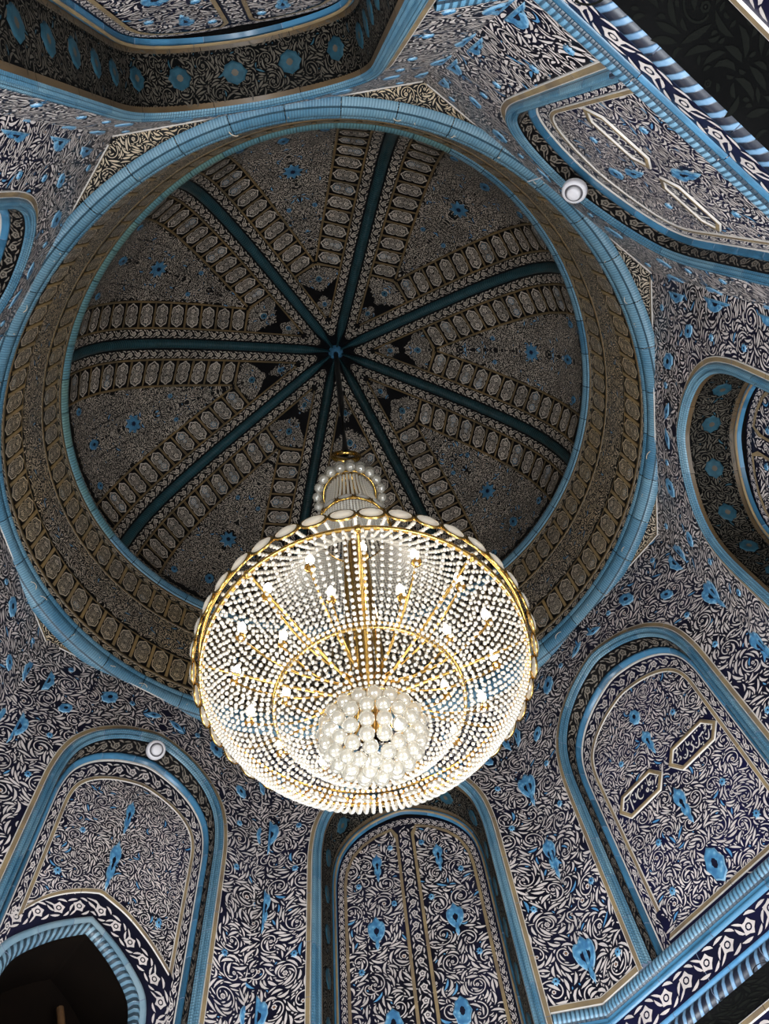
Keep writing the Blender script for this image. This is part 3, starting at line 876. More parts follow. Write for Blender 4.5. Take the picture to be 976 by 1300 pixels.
    if deep:
        # two panels meeting at the crease, each in its own ochre frame
        cs = .085
        for sx in (-1, 1):
            c = len(P5) // 2
            half5 = P5[c:] if sx > 0 else P5[:c + 1][::-1]
            half6 = P6[c:] if sx > 0 else P6[:c + 1][::-1]
            m5 = np.abs(half5[:, 0]) >= cs + .03; m6 = m5
            a5 = np.vstack([[(sx * cs, JF)], [(sx * cs, np.interp(cs, np.abs(half5[:, 0]), half5[:, 1]))], half5[m5]])
            a6 = np.vstack([[(sx * (cs + .035), JF)], [(sx * (cs + .035), np.interp(cs + .035, np.abs(half6[:, 0]), half6[:, 1]) - .02)], half6[m6]])
            nn = 60
            A5, _ = resample(a5, nn); A6, _ = resample(a6, nn)
            G = np.zeros((nn, 2, 3))
            for j, q in enumerate((A5, A6)):
                G[:, j] = back(q, .012)
            obj('panel_line', grid_mesh('panel_line', G, M['gold'], smooth=False), wall)
            dm = np.vstack([a6, [(sx * (cs + .035), JF)]])
            hh = []
            for (x, z, w_, h_, kd) in ((.38, 8.75, .20, .34, 'long'), (.45, 7.85, .24, .36, 'palmette'), (.35, 6.8, .22, .34, 'lobed')):
                hh.append(medallion(wall, kd, sx * x, z, w_, h_, back, B, Rm))
            for (x, z) in ((.2, 9.02), (.62, 8.5), (.22, 8.2), (.64, 7.4)):
                hh.append(medallion(wall, 'star', sx * x, z, .08, .09, back, B, Rm))
            if sx > 0: pp = scroll(dm, hh, .85, False, (off[0] + .15, off[1] + .4))
            else: pp = scroll(dm, hh, .85, False, (off[0] + .55, off[1] + .1))
            build_pat('panel_arabesque', pp, back, [M['cream'], M['blue'], M['orange']], wall)
        pc = chain(9.3 - JF, cs * 1.7, .16)
        for i in range(len(pc.V)): pc.V[i] = np.stack([pc.V[i][:, 1], JF + pc.V[i][:, 0]], -1)
        build_pat('crease_flowers', pc, lambda V, h: np.stack([V[:, 0], dep + wedge * (1 - np.abs(V[:, 0]) / .9) - np.asarray(h), V[:, 1]], -1), [M['cream']], wall)
    else:
        zl = 6.40
        if window:
            lo = np.vstack([smooth_line([(-.86, 6.93), (-.68, 7.2), (-.5, 7.37), (-.3, 7.49), (-.11, 7.56)]), smooth_line([(-.11, 7.56), (.2, 7.44), (.45, 7.28), (.62, 7.14), (.84, 6.93)])[1:]])
            cap = resample(P5, 400)[0]; cap6 = resample(P6, 400)[0]; cap = cap[cap[:, 1] > 6.98]; cap6 = cap6[cap6[:, 1] > 7.05]
            lo = lo[np.abs(lo[:, 0]) < .80]; lo6 = lo + [0, .055]; lo6 = np.where(np.abs(lo6[:, :1]) < .78, lo6, lo6)
            a = np.vstack([cap, lo[::-1], cap[:1]]); b = np.vstack([cap6, lo6[::-1], cap6[:1]])
        else:
            cap = P5[P5[:, 1] > zl + .1]; cap6 = P6[P6[:, 1] > zl + .1]
            a = np.vstack([[(-.80, zl)], cap, [(.80, zl)], [(-.80, zl)]]); b = np.vstack([[(-.755, zl + .05)], cap6, [(.755, zl + .05)], [(-.755, zl + .05)]])
        if window:
            # two lines of tiles, arch part and foot part
            nn = 80
            Aa, _ = resample(cap, nn); Bb, _ = resample(cap6, nn)
            line_tiles(wall, 'line', Aa, Bb, dep, M['gold'], .7)
            Aa, _ = resample(lo, 40); Bb, _ = resample(lo6, 40)
            line_tiles(wall, 'line', Bb, Aa, dep, M['gold'], .7)
            field = np.vstack([cap6, lo6[::-1]])
        else:
            line_tiles(wall, 'line', P5[P5[:, 1] > zl], P6[P6[:, 1] > zl], dep, M['gold'], .7)
            line_tiles(wall, 'line', np.array([(-.80, zl), (.80, zl)]), np.array([(-.755, zl + .05), (.755, zl + .05)]), dep, M['gold'])
            pc = chain(1.72, .10, .15, x0=-.86, y0=6.32)
            build_pat('border_flowers', pc, back, [M['cream']], wall)
            field = np.vstack([[(-.755, zl + .04)], cap6, [(.755, zl + .04)]])
        meds = [(0, 8.72, .18, .24, 'lobed'), (0, 8.30, .20, .30, 'long'), (-.02, 7.38, .23, .38, 'long'), (-.04, 6.66, .24, .38, 'lobed'), (.45, 7.25, .08, .09, 'star'), (-.45, 7.25, .08, .09, 'star'), (.42, 8.35, .08, .09, 'star'), (-.42, 8.35, .08, .09, 'star'), (.55, 6.75, .08, .1, 'star'), (-.55, 6.75, .08, .1, 'star')]
        if window: meds = [(-.06, 8.62, .16, .40, 'long'), (-.08, 7.95, .20, .52, 'long'), (.55, 7.5, .08, .14, 'star'), (-.6, 7.62, .09, .1, 'star'), (-.5, 8.2, .07, .08, 'star')]
        for (x, z, w_, h_, kd) in meds: mh.append(medallion(wall, kd, x, z, w_, h_, back, B, Rm))
        if text:
            mh.append(cartouche(wall, HEX_A, TXT_A, dep)); mh.append(cartouche(wall, HEX_B, TXT_B, dep))
        pp = scroll(field, mh, .72 if not window else .60, False, (off[0] + .37, off[1] + .2))
        build_pat('panel_arabesque', pp, back, [M['cream'], M['blue'], M['orange']], wall)
        if window:
            Wf = arch(whw + .15, wap + .17, spring=6.37, foot=wsill, xc=wx, pointed=True); Wi = arch(whw, wap, spring=6.3, foot=wsill, xc=wx, pointed=True)
            fo, Lo = strip_map(lo, lerp_path(lo, resample(Wf, len(lo))[0], .0), dep, dep)
            # flowers between the window moulding and the ochre line
            ring = arch(.86, 7.365, spring=6.45, foot=6.0, xc=wx, pointed=True)
            ring = ring[np.abs(ring[:, 0]) < .85]
            Lr = np.concatenate([[0], np.cumsum(np.hypot(*np.diff(ring, axis=0).T))])
            pc = chain(Lr[-1], .20, .16)
            tg = np.gradient(ring, axis=0); tg /= np.hypot(tg[:, 0], tg[:, 1])[:, None]
            def fr(V, h):
                x = np.interp(V[:, 0], Lr, ring[:, 0]); z = np.interp(V[:, 0], Lr, ring[:, 1]); a_ = np.interp(V[:, 0], Lr, tg[:, 0]); b_ = np.interp(V[:, 0], Lr, tg[:, 1])
                return np.stack([x - b_ * V[:, 1], dep - np.asarray(h), z + a_ * V[:, 1]], -1)
            for i in range(len(pc.V)): pc.V[i][:, 1] += .045
            build_pat('border_flowers', pc, fr, [M['cream']], wall)
            win = obj('window_1', None, None, mw, kind='structure')
            bpy.data.objects.remove(win); win = empty('window_1', kind='structure'); win.matrix_world = mw
            sweep('m', Wf, lerp_path(Wf, Wi, .45), [(0, dep), (.1, dep - .02), (.5, dep - .03), (1, dep - .02)], M['pale_grey_blue'], win, 9)
            sweep('m', lerp_path(Wf, Wi, .45), Wi, [(0, dep - .02), (.3, dep - .04), (.7, dep - .03), (1, dep + .03)], M['rope_fine'], win, 9)
            G = np.zeros((len(Wi), 2, 3)); G[:, :, 0] = Wi[:, None, 0]; G[:, :, 2] = Wi[:, None, 1]; G[:, 0, 1] = dep + .03; G[:, 1, 1] = dep + .75
            obj('reveal', grid_mesh('reveal', G, M['room_shade'], smooth=False), win)
            obj('shade_back', poly_mesh('shade_back', Wi, lambda V, h: np.stack([V[:, 0], 0 * V[:, 0] + dep + .75, V[:, 1]], -1), M['room_shade']), win)  # sheet closing the opening, coloured near-black as its shade
            tube('timber', np.array([(wx + .12, dep + .55, 6.75), (wx + .22, dep + .5, 6.45), (wx + .3, dep + .45, 6.1)]), .035, M['wood'], win)
            tube('sill', np.array([(wx - .7, dep + .02, wsill), (wx + .7, dep + .02, wsill)]), .05, M['blue_flat'], win)
    # cornice: across the whole wall, or only on the piers beside a deep niche
    if not window:
        spans = [(-HF, HF)] if not deep else [(-HF, -1.14), (1.14, HF)]
        for xa, xb in spans:
            def hband(z0, z1, prof, m, n):
                n = max(1, int(round(n * (xb - xa) / (2 * HF))))
                sweep('m', np.array([(xa, z1), (xb, z1)]), np.array([(xa, z0), (xb, z0)]), prof, m, wall, n)
            hband(6.13, FOOT, [(0, 0), (.1, -.02), (.3, -.04), (.6, -.048), (.85, -.035), (1, -.01)], M['rope_cornice'], 5)
            hband(6.05, 6.13, [(0, -.008), (.3, -.003), (.42, -.003), (.5, -.022), (.8, -.022), (1, 0)], M['blue_flat'], 5)
            hband(5.80, 6.05, [(0, 0), (1, 0)], M['navy_blue'], 3)
            pc = chain(xb - xa - .06, .24, .25, x0=xa + .03, y0=5.925)
            build_pat('cornice_flowers', pc, flat, [M['cream']], wall)
            hband(5.75, 5.80, [(0, 0), (.2, -.012), (.8, -.012), (1, 0)], M['blue'], 5)
            hband(5.62, 5.75, [(0, 0), (.15, -.03), (.5, -.045), (.85, -.03), (1, .0)], M['rope_dark'], 6)
    else:
        for z0, z1, prof, m in ((5.86, 5.95, [(0, 0), (.1, -.02), (.3, -.04), (.6, -.048), (.85, -.035), (1, -.01)], M['rope_cornice']), (5.75, 5.86, [(0, 0), (.2, -.012), (.8, -.012), (1, 0)], M['blue_flat']), (5.62, 5.75, [(0, 0), (.15, -.03), (.5, -.045), (.85, -.03), (1, .0)], M['rope_dark'])):
            sweep('m', np.array([(-HF, z1), (HF, z1)]), np.array([(-HF, z0), (HF, z0)]), prof, m, wall, 6)
        obj('ledge', mesh_np('ledge', [(-HF, 0, 5.95), (HF, 0, 5.95), (HF, dep + .8, 5.95), (-HF, dep + .8, 5.95)], [0, 1, 2, 3], [4], [M['brown']]), wall)
    if deep:
        pb = scroll([(1.14, JF + .05), (HE, JF + .05), (HE, 5.6), (1.14, 5.6)], (), .92, False, off)
        V, L, C, Mi, H = pb.arrays(); q = Pat(); q.add(V, L, C, Mi, H); q.add(V * [-1, 1], L, C, Mi, H)
        build_pat('pier_arabesque', q, flat, [M['cream'], M['blue'], M['orange']], wall)
    return wall


walls = {}
DA = {6: .085, 7: .19}
walls['BR'] = octagon_wall(4, 'wall_east', text=True, off=(.13, .31))
walls['B'] = octagon_wall(5, 'wall_southeast', deep=True, off=(.52, .77))
walls['BL'] = octagon_wall(6, 'wall_south', window=True, off=(.33, .05), da=DA[6])
walls['TR'] = octagon_wall(2, 'wall_north', text=True, off=(.71, .6), da=.055)
walls['TL'] = octagon_wall(1, 'wall_northwest', deep=True, off=(.9, .4), da=.07)
walls['R'] = octagon_wall(3, 'wall_northeast', deep=True, off=(.2, .15))
walls['L'] = octagon_wall(0, 'wall_west', off=(.45, .85))
walls['LL'] = octagon_wall(7, 'wall_southwest', deep=True, off=(.64, .22), da=DA[7])


# ------------------------------------------------------------------ floor
HH = A + .33
_q = [(WC[0] + 4.9 * math.cos(YAW + PI / 8 + k * PI / 4), WC[1] + 4.9 * math.sin(YAW + PI / 8 + k * PI / 4), 0) for k in range(8)]
obj('floor', mesh_np('floor', _q, np.arange(8), [8], [M['marble']]), None, kind='structure')

# ------------------------------------------------------------------ corner fillers between octagon and lower ring
def corner_fillers():
    Ro = A / math.cos(PI / 8)
    nm = empty('trim_3', kind='structure')
    for k in range(8):
        a0 = YAW + (k - .5) * PI / 4; a1 = YAW + (k + .5) * PI / 4
        th = np.linspace(a0 + .03, a1 - .03, 30)
        inner = rz(th, 3.99, np.full(30, ZTOP))[:, :2]
        dirs = inner - WC; an = np.arctan2(dirs[:, 1], dirs[:, 0])
        kk = np.round((an - (YAW + PI / 8)) / (PI / 4)); rel = an - (YAW + PI / 8 + kk * PI / 4)
        ro = (A + .22) / np.cos(rel)
        outer = WC + ro[:, None] * np.stack([np.cos(an), np.sin(an)], -1)
        ri = np.hypot(*dirs.T); keep = ri < ro
        inner = np.where(keep[:, None], inner, outer)
        G = np.zeros((30, 2, 3)); G[:, 0, :2] = inner; G[:, 1, :2] = outer; G[:, :, 2] = ZTOP - .02
        obj('corner_tile', grid_mesh('corner_tile', G, M['black'], smooth=False), nm)
        cc = np.array([math.cos(YAW + k * PI / 4), math.sin(YAW + k * PI / 4)]); tt = np.array([-cc[1], cc[0]])
        c0 = WC + cc * Ro
        li = np.stack([(inner - c0) @ tt, (inner - c0) @ cc], -1); lo = np.stack([(outer - c0) @ tt, (outer - c0) @ cc], -1)
        dom = np.vstack([li, lo[::-1]])
        p = scroll(dom, (), .62, False, (.1 * k, .3))
        def mp(V, h, c0=c0, tt=tt, cc=cc):
            q = c0 + V[:, :1] * tt + V[:, 1:2] * cc
            return np.stack([q[:, 0], q[:, 1], ZTOP - .022 - np.asarray(h)], -1)
        build_pat('corner_arabesque', p, mp, [M['ochre_cream']] * 3, nm)


corner_fillers()

# ------------------------------------------------------------------ rings
def ring(name, prof, mats_fn, n, nu=5):
    root = empty(name, kind='structure')
    for k in range(n):
        a0, a1 = 2 * PI * k / n + .0012, 2 * PI * (k + 1) / n - .0012
        th = np.linspace(a0, a1, nu)
        G = np.zeros((nu, len(prof), 3)); UV = np.zeros((nu, len(prof), 2))
        for j, (r, z) in enumerate(prof):
            G[:, j] = rz(th, np.full(nu, r), np.full(nu, z)); UV[:, j, 0] = th * 3.95; UV[:, j, 1] = j / (len(prof) - 1)
        obj('moulding_tile', grid_mesh('moulding_tile', G, mats_fn(a0), uv=UV.reshape(-1, 2)), root)
    return root


ring('trim_1', [(4.12, 10.56), (4.06, 10.55), (4.03, 10.575), (3.99, 10.60), (3.96, 10.65), (3.95, 10.70), (3.965, 10.73), (3.945, 10.75), (3.93, 10.80), (3.95, 10.84), (3.99, 10.85)],
     lambda a: M['rope'], 44)
ring('trim_2', [(4.02, 13.24), (3.97, 13.25), (3.94, 13.29), (3.92, 13.345), (3.92, 13.39), (3.95, 13.43), (3.985, 13.45), (4.02, 13.45)],
     lambda a: M['rope_green'] if ((a - 2.6) % (2 * PI)) < 2.4 else M['rope'], 48)

# ------------------------------------------------------------------ drum
def drum():
    root = obj('wall_drum', None) if False else None
    nt, nz = 145, 10
    th = np.linspace(0, 2 * PI, nt); z = np.linspace(10.6, 13.45, nz)
    G = np.zeros((nt, nz, 3))
    for j in range(nz): G[:, j] = rz(th, np.full(nt, 4.0), np.full(nt, z[j]))
    root = obj('wall_drum', grid_mesh('wall_drum', G, M['black']), None, kind='structure')
    CIRC = 2 * PI * 4.0
    def mp(V, h):
        return rz(V[:, 0] / 4.0, 4.0 - np.asarray(h) + 0 * V[:, 0], V[:, 1])
    # bands: (z0, z1)
    def band(name, p, mats): build_pat(name, p, mp, mats, root)
    OC = [M['ochre_cream'], M['blue'], M['orange']]
    band('border_flowers', chain(CIRC, .17, .155, y0=10.95), OC)
    band('border_flowers', chain(CIRC, .17, .155, y0=13.13), OC)
    p = scroll([(0, 11.72), (CIRC, 11.72), (CIRC, 12.42), (0, 12.42)], (), .72, False, (.3, .2))
    band('drum_arabesque', p, OC)
    for zz in (10.86, 11.045, 11.65, 12.45, 13.035, 13.225):
        Gl = np.zeros((nt, 4, 3))
        for j, (dr, dz) in enumerate(((0, -.025), (.015, -.02), (.015, .02), (0, .025))): Gl[:, j] = rz(th, np.full(nt, 4.0 - dr), np.full(nt, zz + dz))
        obj('line_tile', grid_mesh('line_tile', Gl, M['gold_dark'], smooth=False), root)
    N = 88
    for row, (z0, z1) in enumerate(((11.06, 11.63), (12.47, 13.02))):
        h = z1 - z0; wd = CIRC / N
        variants = []
        for sd in range(3):
            p = roundel(wd * .84, h * .97, sd, blue=(sd == 0))
            V, L, C, Mi, H = p.arrays()
            base = Pat(); base.add([(-wd / 2, -h / 2), (wd / 2, -h / 2), (wd / 2, h / 2), (-wd / 2, h / 2)], [0, 1, 2, 3], [4], 2, .003)
            base.add(V, L, C, Mi, H)
            # the two upright ochre bars
            for s in (-1, 1):
                x0 = s * wd / 2; x1 = s * (wd / 2 - .022)
                base.add([(x0, -h / 2), (x1, -h / 2), (x1, h / 2), (x0, h / 2)], [0, 1, 2, 3], [4], 3, .018)
                base.add([(x1, -h / 2), (x1 - s * .001, -h / 2), (x1 - s * .001, h / 2), (x1, h / 2)], [0, 1, 2, 3], [4], 3, [.018, .003, .003, .018])
            V, L, C, Mi, H = base.arrays()
            variants.append(mesh_np('drum_panel', np.stack([V[:, 0], -H - .012, V[:, 1]], -1), L, C, [M['ochre_cream'], M['blue_dim'], M['black'], M['ochre_bar']], Mi))
        for k in range(N):
            t = 2 * PI * (k + .5) / N
            zc = (z0 + z1) / 2
            P = rz(np.array([t - .01, t, t + .01]), np.full(3, 4.0), np.full(3, zc))
            Pu = rz(np.array([t]), np.array([4.0]), np.array([zc + .1]))[0] - P[1]
            up = Vector(Pu).normalized(); tx = Vector(P[0] - P[2]).normalized()
            yv = up.cross(tx); yv.normalize(); tx = yv.cross(up)
            c, mlt = ring_def(np.array([t]), np.array([zc]))
            sc_ = float(mlt[0])
            mw = Matrix(((tx.x * sc_, yv.x, up.x, P[1][0]), (tx.y * sc_, yv.y, up.y, P[1][1]), (tx.z, yv.z, up.z, P[1][2]), (0, 0, 0, 1)))
            obj('drum_panel', variants[R_.randrange(3) if R_.random() < .5 else 1], root, mw)
    return root


drum()

# ------------------------------------------------------------------ ribbed dome
def dome():
    nt, nv = 161, 48
    th = np.linspace(0, 2 * PI, nt); v = np.linspace(0, VTOT, nv)
    G = np.zeros((nt, nv, 3))
    for j in range(nv): G[:, j] = dome_pt(th, np.full(nt, v[j]), 0.0)
    root = obj('ceiling', grid_mesh('ceiling', G, M['black']), None, kind='structure')
    W8 = PI / 8
    hw = lambda vv: np.interp(vv, PV, PR) * W8
    # lateral offsets from the rib centre line
    RB, B0, B1, G1, L1, G2 = .082, .10, .265, .30, .735, .775
    v_lad = v_of_r(G2 / W8); v_tip = v_of_r((G1 + .02) / W8)
    vs_lad0 = .18
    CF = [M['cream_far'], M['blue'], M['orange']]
    for k in range(8):
        tr = YAW + k * PI / 4
        def lat(side):
            def f(V, h, side=side, tr=tr):
                vv, l = V[:, 0], V[:, 1]
                r = np.maximum(np.interp(vv, PV, PR), .02)
                a = np.minimum(l / r, W8)
                return dome_pt(tr + side * a, vv, np.asarray(h) + 0 * vv)
            return f
        # rib: a rounded roll in three lengths of tile
        vv = np.linspace(0.0, VTOT - .06, 60)
        prof = [(-RB, .0), (-RB * .8, .035), (-RB * .35, .06), (RB * .0, .066), (RB * .35, .06), (RB * .8, .035), (RB, .0)]
        G = np.zeros((60, 7, 3)); UV = np.zeros((60, 7, 2))
        taper = np.clip(np.interp(vv, PV, PR) * W8 / .25, .35, 1)
        for j, (l, hh) in enumerate(prof):
            r = np.maximum(np.interp(vv, PV, PR), .03)
            G[:, j] = dome_pt(tr + l * taper / r, vv, np.full(60, hh)); UV[:, j, 0] = vv; UV[:, j, 1] = j / 6
        obj('rib', grid_mesh('rib', G, M['rib'], uv=UV.reshape(-1, 2)), root)
        for side in (-1, 1):
            f = lat(side)
            # flowered border beside the rib
            vend = v_of_r(.40)
            bnd = empty('rib_border', parent=root)
            p = chain(vend - .04, B1 - B0, .125, x0=.04, y0=(B0 + B1) / 2)
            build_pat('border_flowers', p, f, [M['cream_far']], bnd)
            n = 40
            for (l0, l1, v0, v1) in ((B1, G1, .0, v_tip), (L1, G2, .12, v_lad - .02)):
                x = np.linspace(v0, v1, n); G = np.zeros((n, 4, 3))
                for j, (l, hh) in enumerate(((l0, .0), (l0 + .006, .014), (l1 - .006, .014), (l1, 0))): G[:, j] = f(np.stack([x, np.full(n, l)], -1), np.full(n, hh))
                obj('line_tile', grid_mesh('line_tile', G, M['gold_dark'], smooth=False), bnd)
            # ladder of small compartments
            NL = 12
            ve = v_lad + .03
            ed = np.linspace(vs_lad0, ve, NL + 1)
            for i in range(NL):
                a, b = ed[i], ed[i + 1]; w_ = b - a; h_ = L1 - G1
                rp = roundel(w_ * .84, h_ * .97, i + k, blue=R_.random() < .45)
                q = Pat()
                gx, gy = np.meshgrid(np.linspace(-w_ / 2, w_ / 2, 7), np.linspace(-h_ / 2, h_ / 2, 6), indexing='ij')
                ii = np.arange(42).reshape(7, 6)
                q.add(np.stack([gx.ravel(), gy.ravel()], -1), np.stack([ii[:-1, :-1], ii[1:, :-1], ii[1:, 1:], ii[:-1, 1:]], -1).ravel(), [4] * 30, 2, .003)
                V, L, C, Mi, H = rp.arrays(); q.add(V, L, C, Mi, H + .003)
                for s in (-1, 1):
                    x0 = s * w_ / 2; x1 = s * (w_ / 2 - .017)
                    q.add([(x0, -h_ / 2), (x1, -h_ / 2), (x1, h_ / 2), (x0, h_ / 2)], [0, 1, 2, 3], [4], 3, .014)
                V, L, C, Mi, H = q.arrays()
                sk = (.06 + .12 * i / NL)       # rungs lean towards the crown near the top
                def mp(V, h, a=a, b=b, sk=sk):
                    l = (G1 + L1) / 2 + V[:, 1]
                    return f(np.stack([(a + b) / 2 + V[:, 0] + sk * (L1 - l) / (L1 - G1) * .9, l], -1), h)
                obj('ladder_panel', mesh_np('ladder_panel', mp(V, H), L, C, [M['cream_far'], M['blue_dim'], M['black'], M['gold_dark']], Mi), root)
            # end line of the ladder
            l = np.linspace(G1, G2, 8); x = v_lad + .03 + .14 * (G2 - l) / (G2 - G1)
            G = np.zeros((8, 2, 3)); G[:, 0] = f(np.stack([x, l], -1), np.full(8, .014)); G[:, 1] = f(np.stack([x + .04, l], -1), np.full(8, .014))
            obj('line_tile', grid_mesh('line_tile', G, M['gold_dark'], smooth=False), bnd)
        # the web between this rib and the next
        tc = tr + W8
        def fw(V, h, tc=tc):
            vv, a = V[:, 1], V[:, 0]
            r = np.maximum(np.interp(vv, PV, PR), .02)
            return dome_pt(tc + a / r, vv, np.asarray(h) + 0 * vv)
        web = empty('web_panel', parent=root)
        # foot border
        pb = chain(2 * (float(hw(.09)) - B0) - .1, .12, .12, x0=-(float(hw(.09)) - B0) + .05, y0=.10)
        build_pat('border_flowers', pb, fw, [M['cream_far']], web)
        vv = np.linspace(.24, v_lad - .06, 20); half = np.stack([hw(vv) - G2 - .02, vv], -1)
        dom = np.vstack([half + [.015, 0], ((half + [.015, 0]) * [-1, 1])[::-1]])
        hl = []
        vr = lambda r: v_of_r(r)
        for (a, q, s1, s2, kd) in ((0, 1.75, .34, .36, 'star'), (.0, .75, .20, .26, 'lobed'), (.62, .50, .15, .17, 'lobed'), (-.62, .50, .15, .17, 'lobed'), (.22, 2.6, .10, .12, 'star'), (-.22, 2.6, .10, .12, 'star')):
            hl.append(medallion(web, kd, a, q, s1, s2, fw, M['blue_dome'], M['blue_dome']))
        p = scroll(dom, hl, .60, True, (.13 * k + .2, .29 * k))
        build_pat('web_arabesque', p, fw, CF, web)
        # hexagonal compartment, two black tiles and the kite below the crown
        va = v_lad + .04; r1, r2, r3 = 1.62, 1.34, 1.17
        e = lambda vq: float(hw(vq)) - G1
        vb, vc, vd = v_of_r(r1), v_of_r(r2), v_of_r(r3)
        v3 = va + .16
        hexd = [(0, va + .06), (e(v3) - .03, v3 + .05), (e(vb) - .015, vb), (0, vc - .03), (-e(vb) + .015, vb), (-e(v3) + .03, v3 + .05)]
        p = scroll(hexd, [], .5, True, (.3, .17 * k))
        hl = medallion(web, 'lobed', 0, (va + vc) / 2, .16, .18, fw, M['blue_dim'], M['cream_far'])
        p = scroll(hexd, [hl], .5, True, (.3, .17 * k))
        build_pat('web_arabesque', p, fw, CF, web)
        for sx in (-1, 1):
            tri = np.array([(sx * e(vb), vb), (0, vc), (sx * e(vd), vd)])
            obj('black_tile', mesh_np('black_tile', fw(tri, np.full(3, .010)), [0, 1, 2], [3], [M['black']]), web)
        kd = [(0, vc + .03), (e(vd) - .02, vd + .04), (0.02, v_tip - .05), (-.02, v_tip - .05), (-e(vd) + .02, vd + .04)]
        hl = medallion(web, 'lobed', 0, vc + .28, .12, .16, fw, M['blue_dim'], M['cream_far'])
        p = scroll(kd, [hl], .42, True, (.6, .11 * k))
        build_pat('web_arabesque', p, fw, CF, web)
    # boss
    t = np.linspace(0, 2 * PI, 17)[:-1]
    prof = [(.02, -.16), (.08, -.14), (.12, -.08), (.13, -.02), (.17, .03), (.2, .1)]
    G = np.zeros((16, 6, 3))
    for j, (r, z) in enumerate(prof): G[:, j] = np.stack([AX[0] + r * np.cos(t), AX[1] + r * np.sin(t), np.full(16, ZA - .06 + z - .06)], -1)
    obj('boss', grid_mesh('boss', G, M['blue_flat'], close_u=True), root)
    return root


dome()

# ------------------------------------------------------------------ daylight: unseen area lights low on four solid walls, no doorways built
def daylight():
    t0 = YAW + .5 * PI / 4
    for k in range(4):
        a = t0 + k * PI / 2
        l = bpy.data.lights.new('unseen_daylight', 'AREA'); l.shape = 'RECTANGLE'; l.size = 2.6; l.size_y = 3.2
        l.energy = 640; l.color = (.86, .93, 1.0)
        o = bpy.data.objects.new('unseen_daylight', l); COL.objects.link(o)
        d = HH - .06
        o.location = (WC[0] + d * math.cos(a), WC[1] + d * math.sin(a), 1.9)
        dirv = Vector((-math.cos(a), -math.sin(a), .35))
        o.rotation_euler = dirv.to_track_quat('-Z', 'Y').to_euler()


daylight()

# ------------------------------------------------------------------ chandelier
M['brass'] = mat('brass', (.62, .38, .10), .22, 1.0, var=.35, vscale=30)
M['chain_black'] = mat('black_iron', (.008, .008, .008), .5)
M['white_plastic'] = mat('white_plastic', (.78, .74, .76), .35, var=.05)
M['grey_plastic'] = mat('grey_slot', (.10, .09, .10), .5)


def crystal_mat(name, tint, trans=.35):
    m = bpy.data.materials.new(name); m.use_nodes = True
    nt = m.node_tree; N = nt.nodes.new; L = nt.links.new
    out = nt.nodes['Material Output']; nt.nodes.remove(nt.nodes['Principled BSDF'])
    d = N('ShaderNodeBsdfDiffuse'); d.inputs[0].default_value = (*tint, 1)
    t = N('ShaderNodeBsdfTranslucent'); t.inputs[0].default_value = (*tint, 1)
    g = N('ShaderNodeBsdfGlossy'); g.inputs[0].default_value = (1, 1, 1, 1); g.inputs[1].default_value = .08
    r = N('ShaderNodeBsdfTransparent')
    m1 = N('ShaderNodeMixShader'); m1.inputs[0].default_value = .5; L(d.outputs[0], m1.inputs[1]); L(t.outputs[0], m1.inputs[2])
    m0 = N('ShaderNodeMixShader'); m0.inputs[0].default_value = trans; L(m1.outputs[0], m0.inputs[1]); L(r.outputs[0], m0.inputs[2])
    fr = N('ShaderNodeLayerWeight'); fr.inputs[0].default_value = .35
    ma = N('ShaderNodeMath'); ma.operation = 'MULTIPLY_ADD'; ma.inputs[1].default_value = .5; ma.inputs[2].default_value = .16; L(fr.outputs['Facing'], ma.inputs[0])
    m2 = N('ShaderNodeMixShader'); L(ma.outputs[0], m2.inputs[0]); L(m0.outputs[0], m2.inputs[1]); L(g.outputs[0], m2.inputs[2])
    L(m2.outputs[0], out.inputs[0])
    return m


M['crystal'] = crystal_mat('crystal', (.84, .80, .71), .22)
M['crystal_ball'] = crystal_mat('crystal_ball_glass', (.66, .61, .50), .48)
_bm = bpy.data.materials.new('lit_bulb'); _bm.use_nodes = True
_b = _bm.node_tree.nodes['Principled BSDF']; _b.inputs['Emission Color'].default_value = (1, .93, .84, 1); _b.inputs['Emission Strength'].default_value = 13
M['bulb'] = _bm

import bmesh


def ico(sub=1):
    bm = bmesh.new(); bmesh.ops.create_icosphere(bm, subdivisions=sub, radius=1.0)
    V = np.array([v.co[:] for v in bm.verts]); F = np.array([[v.index for v in f.verts] for f in bm.faces]); bm.free()
    return V, F


ICO1 = ico(1); ICO2 = ico(2)


def beads(name, P, r, m, parent, elong=1.0):
    V0, F0 = ICO1; n = len(P); rr = np.broadcast_to(np.asarray(r, float), (n,))
    V = P[:, None] + V0[None] * rr[:, None, None] * np.array([1, 1, elong])
    L = (F0[None] + len(V0) * np.arange(n)[:, None, None]).ravel()
    return obj(name, mesh_np(name, V.reshape(-1, 3), L, np.full(n * len(F0), 3), [m], smooth=False), parent)


def along(P, sp):
    c = np.concatenate([[0], np.cumsum(np.linalg.norm(np.diff(P, axis=0), axis=1))])
    n = max(2, int(c[-1] / sp)); t = np.linspace(0, c[-1], n)
    return np.stack([np.interp(t, c, P[:, i]) for i in range(3)], -1)


def torus(name, r, z, t, m, parent, n=72, k=8, ell=1.0):
    a = np.linspace(0, 2 * PI, n + 1)[:-1]; b = np.linspace(0, 2 * PI, k + 1)[:-1]
    G = np.zeros((n, k, 3))
    G[:, :, 0] = (r + t * np.cos(b))[None] * np.cos(a)[:, None]; G[:, :, 1] = (r + t * np.cos(b))[None] * np.sin(a)[:, None]; G[:, :, 2] = z + t * ell * np.sin(b)[None]
    return obj(name, grid_mesh(name, G, m, close_u=True, close_v=True), parent)


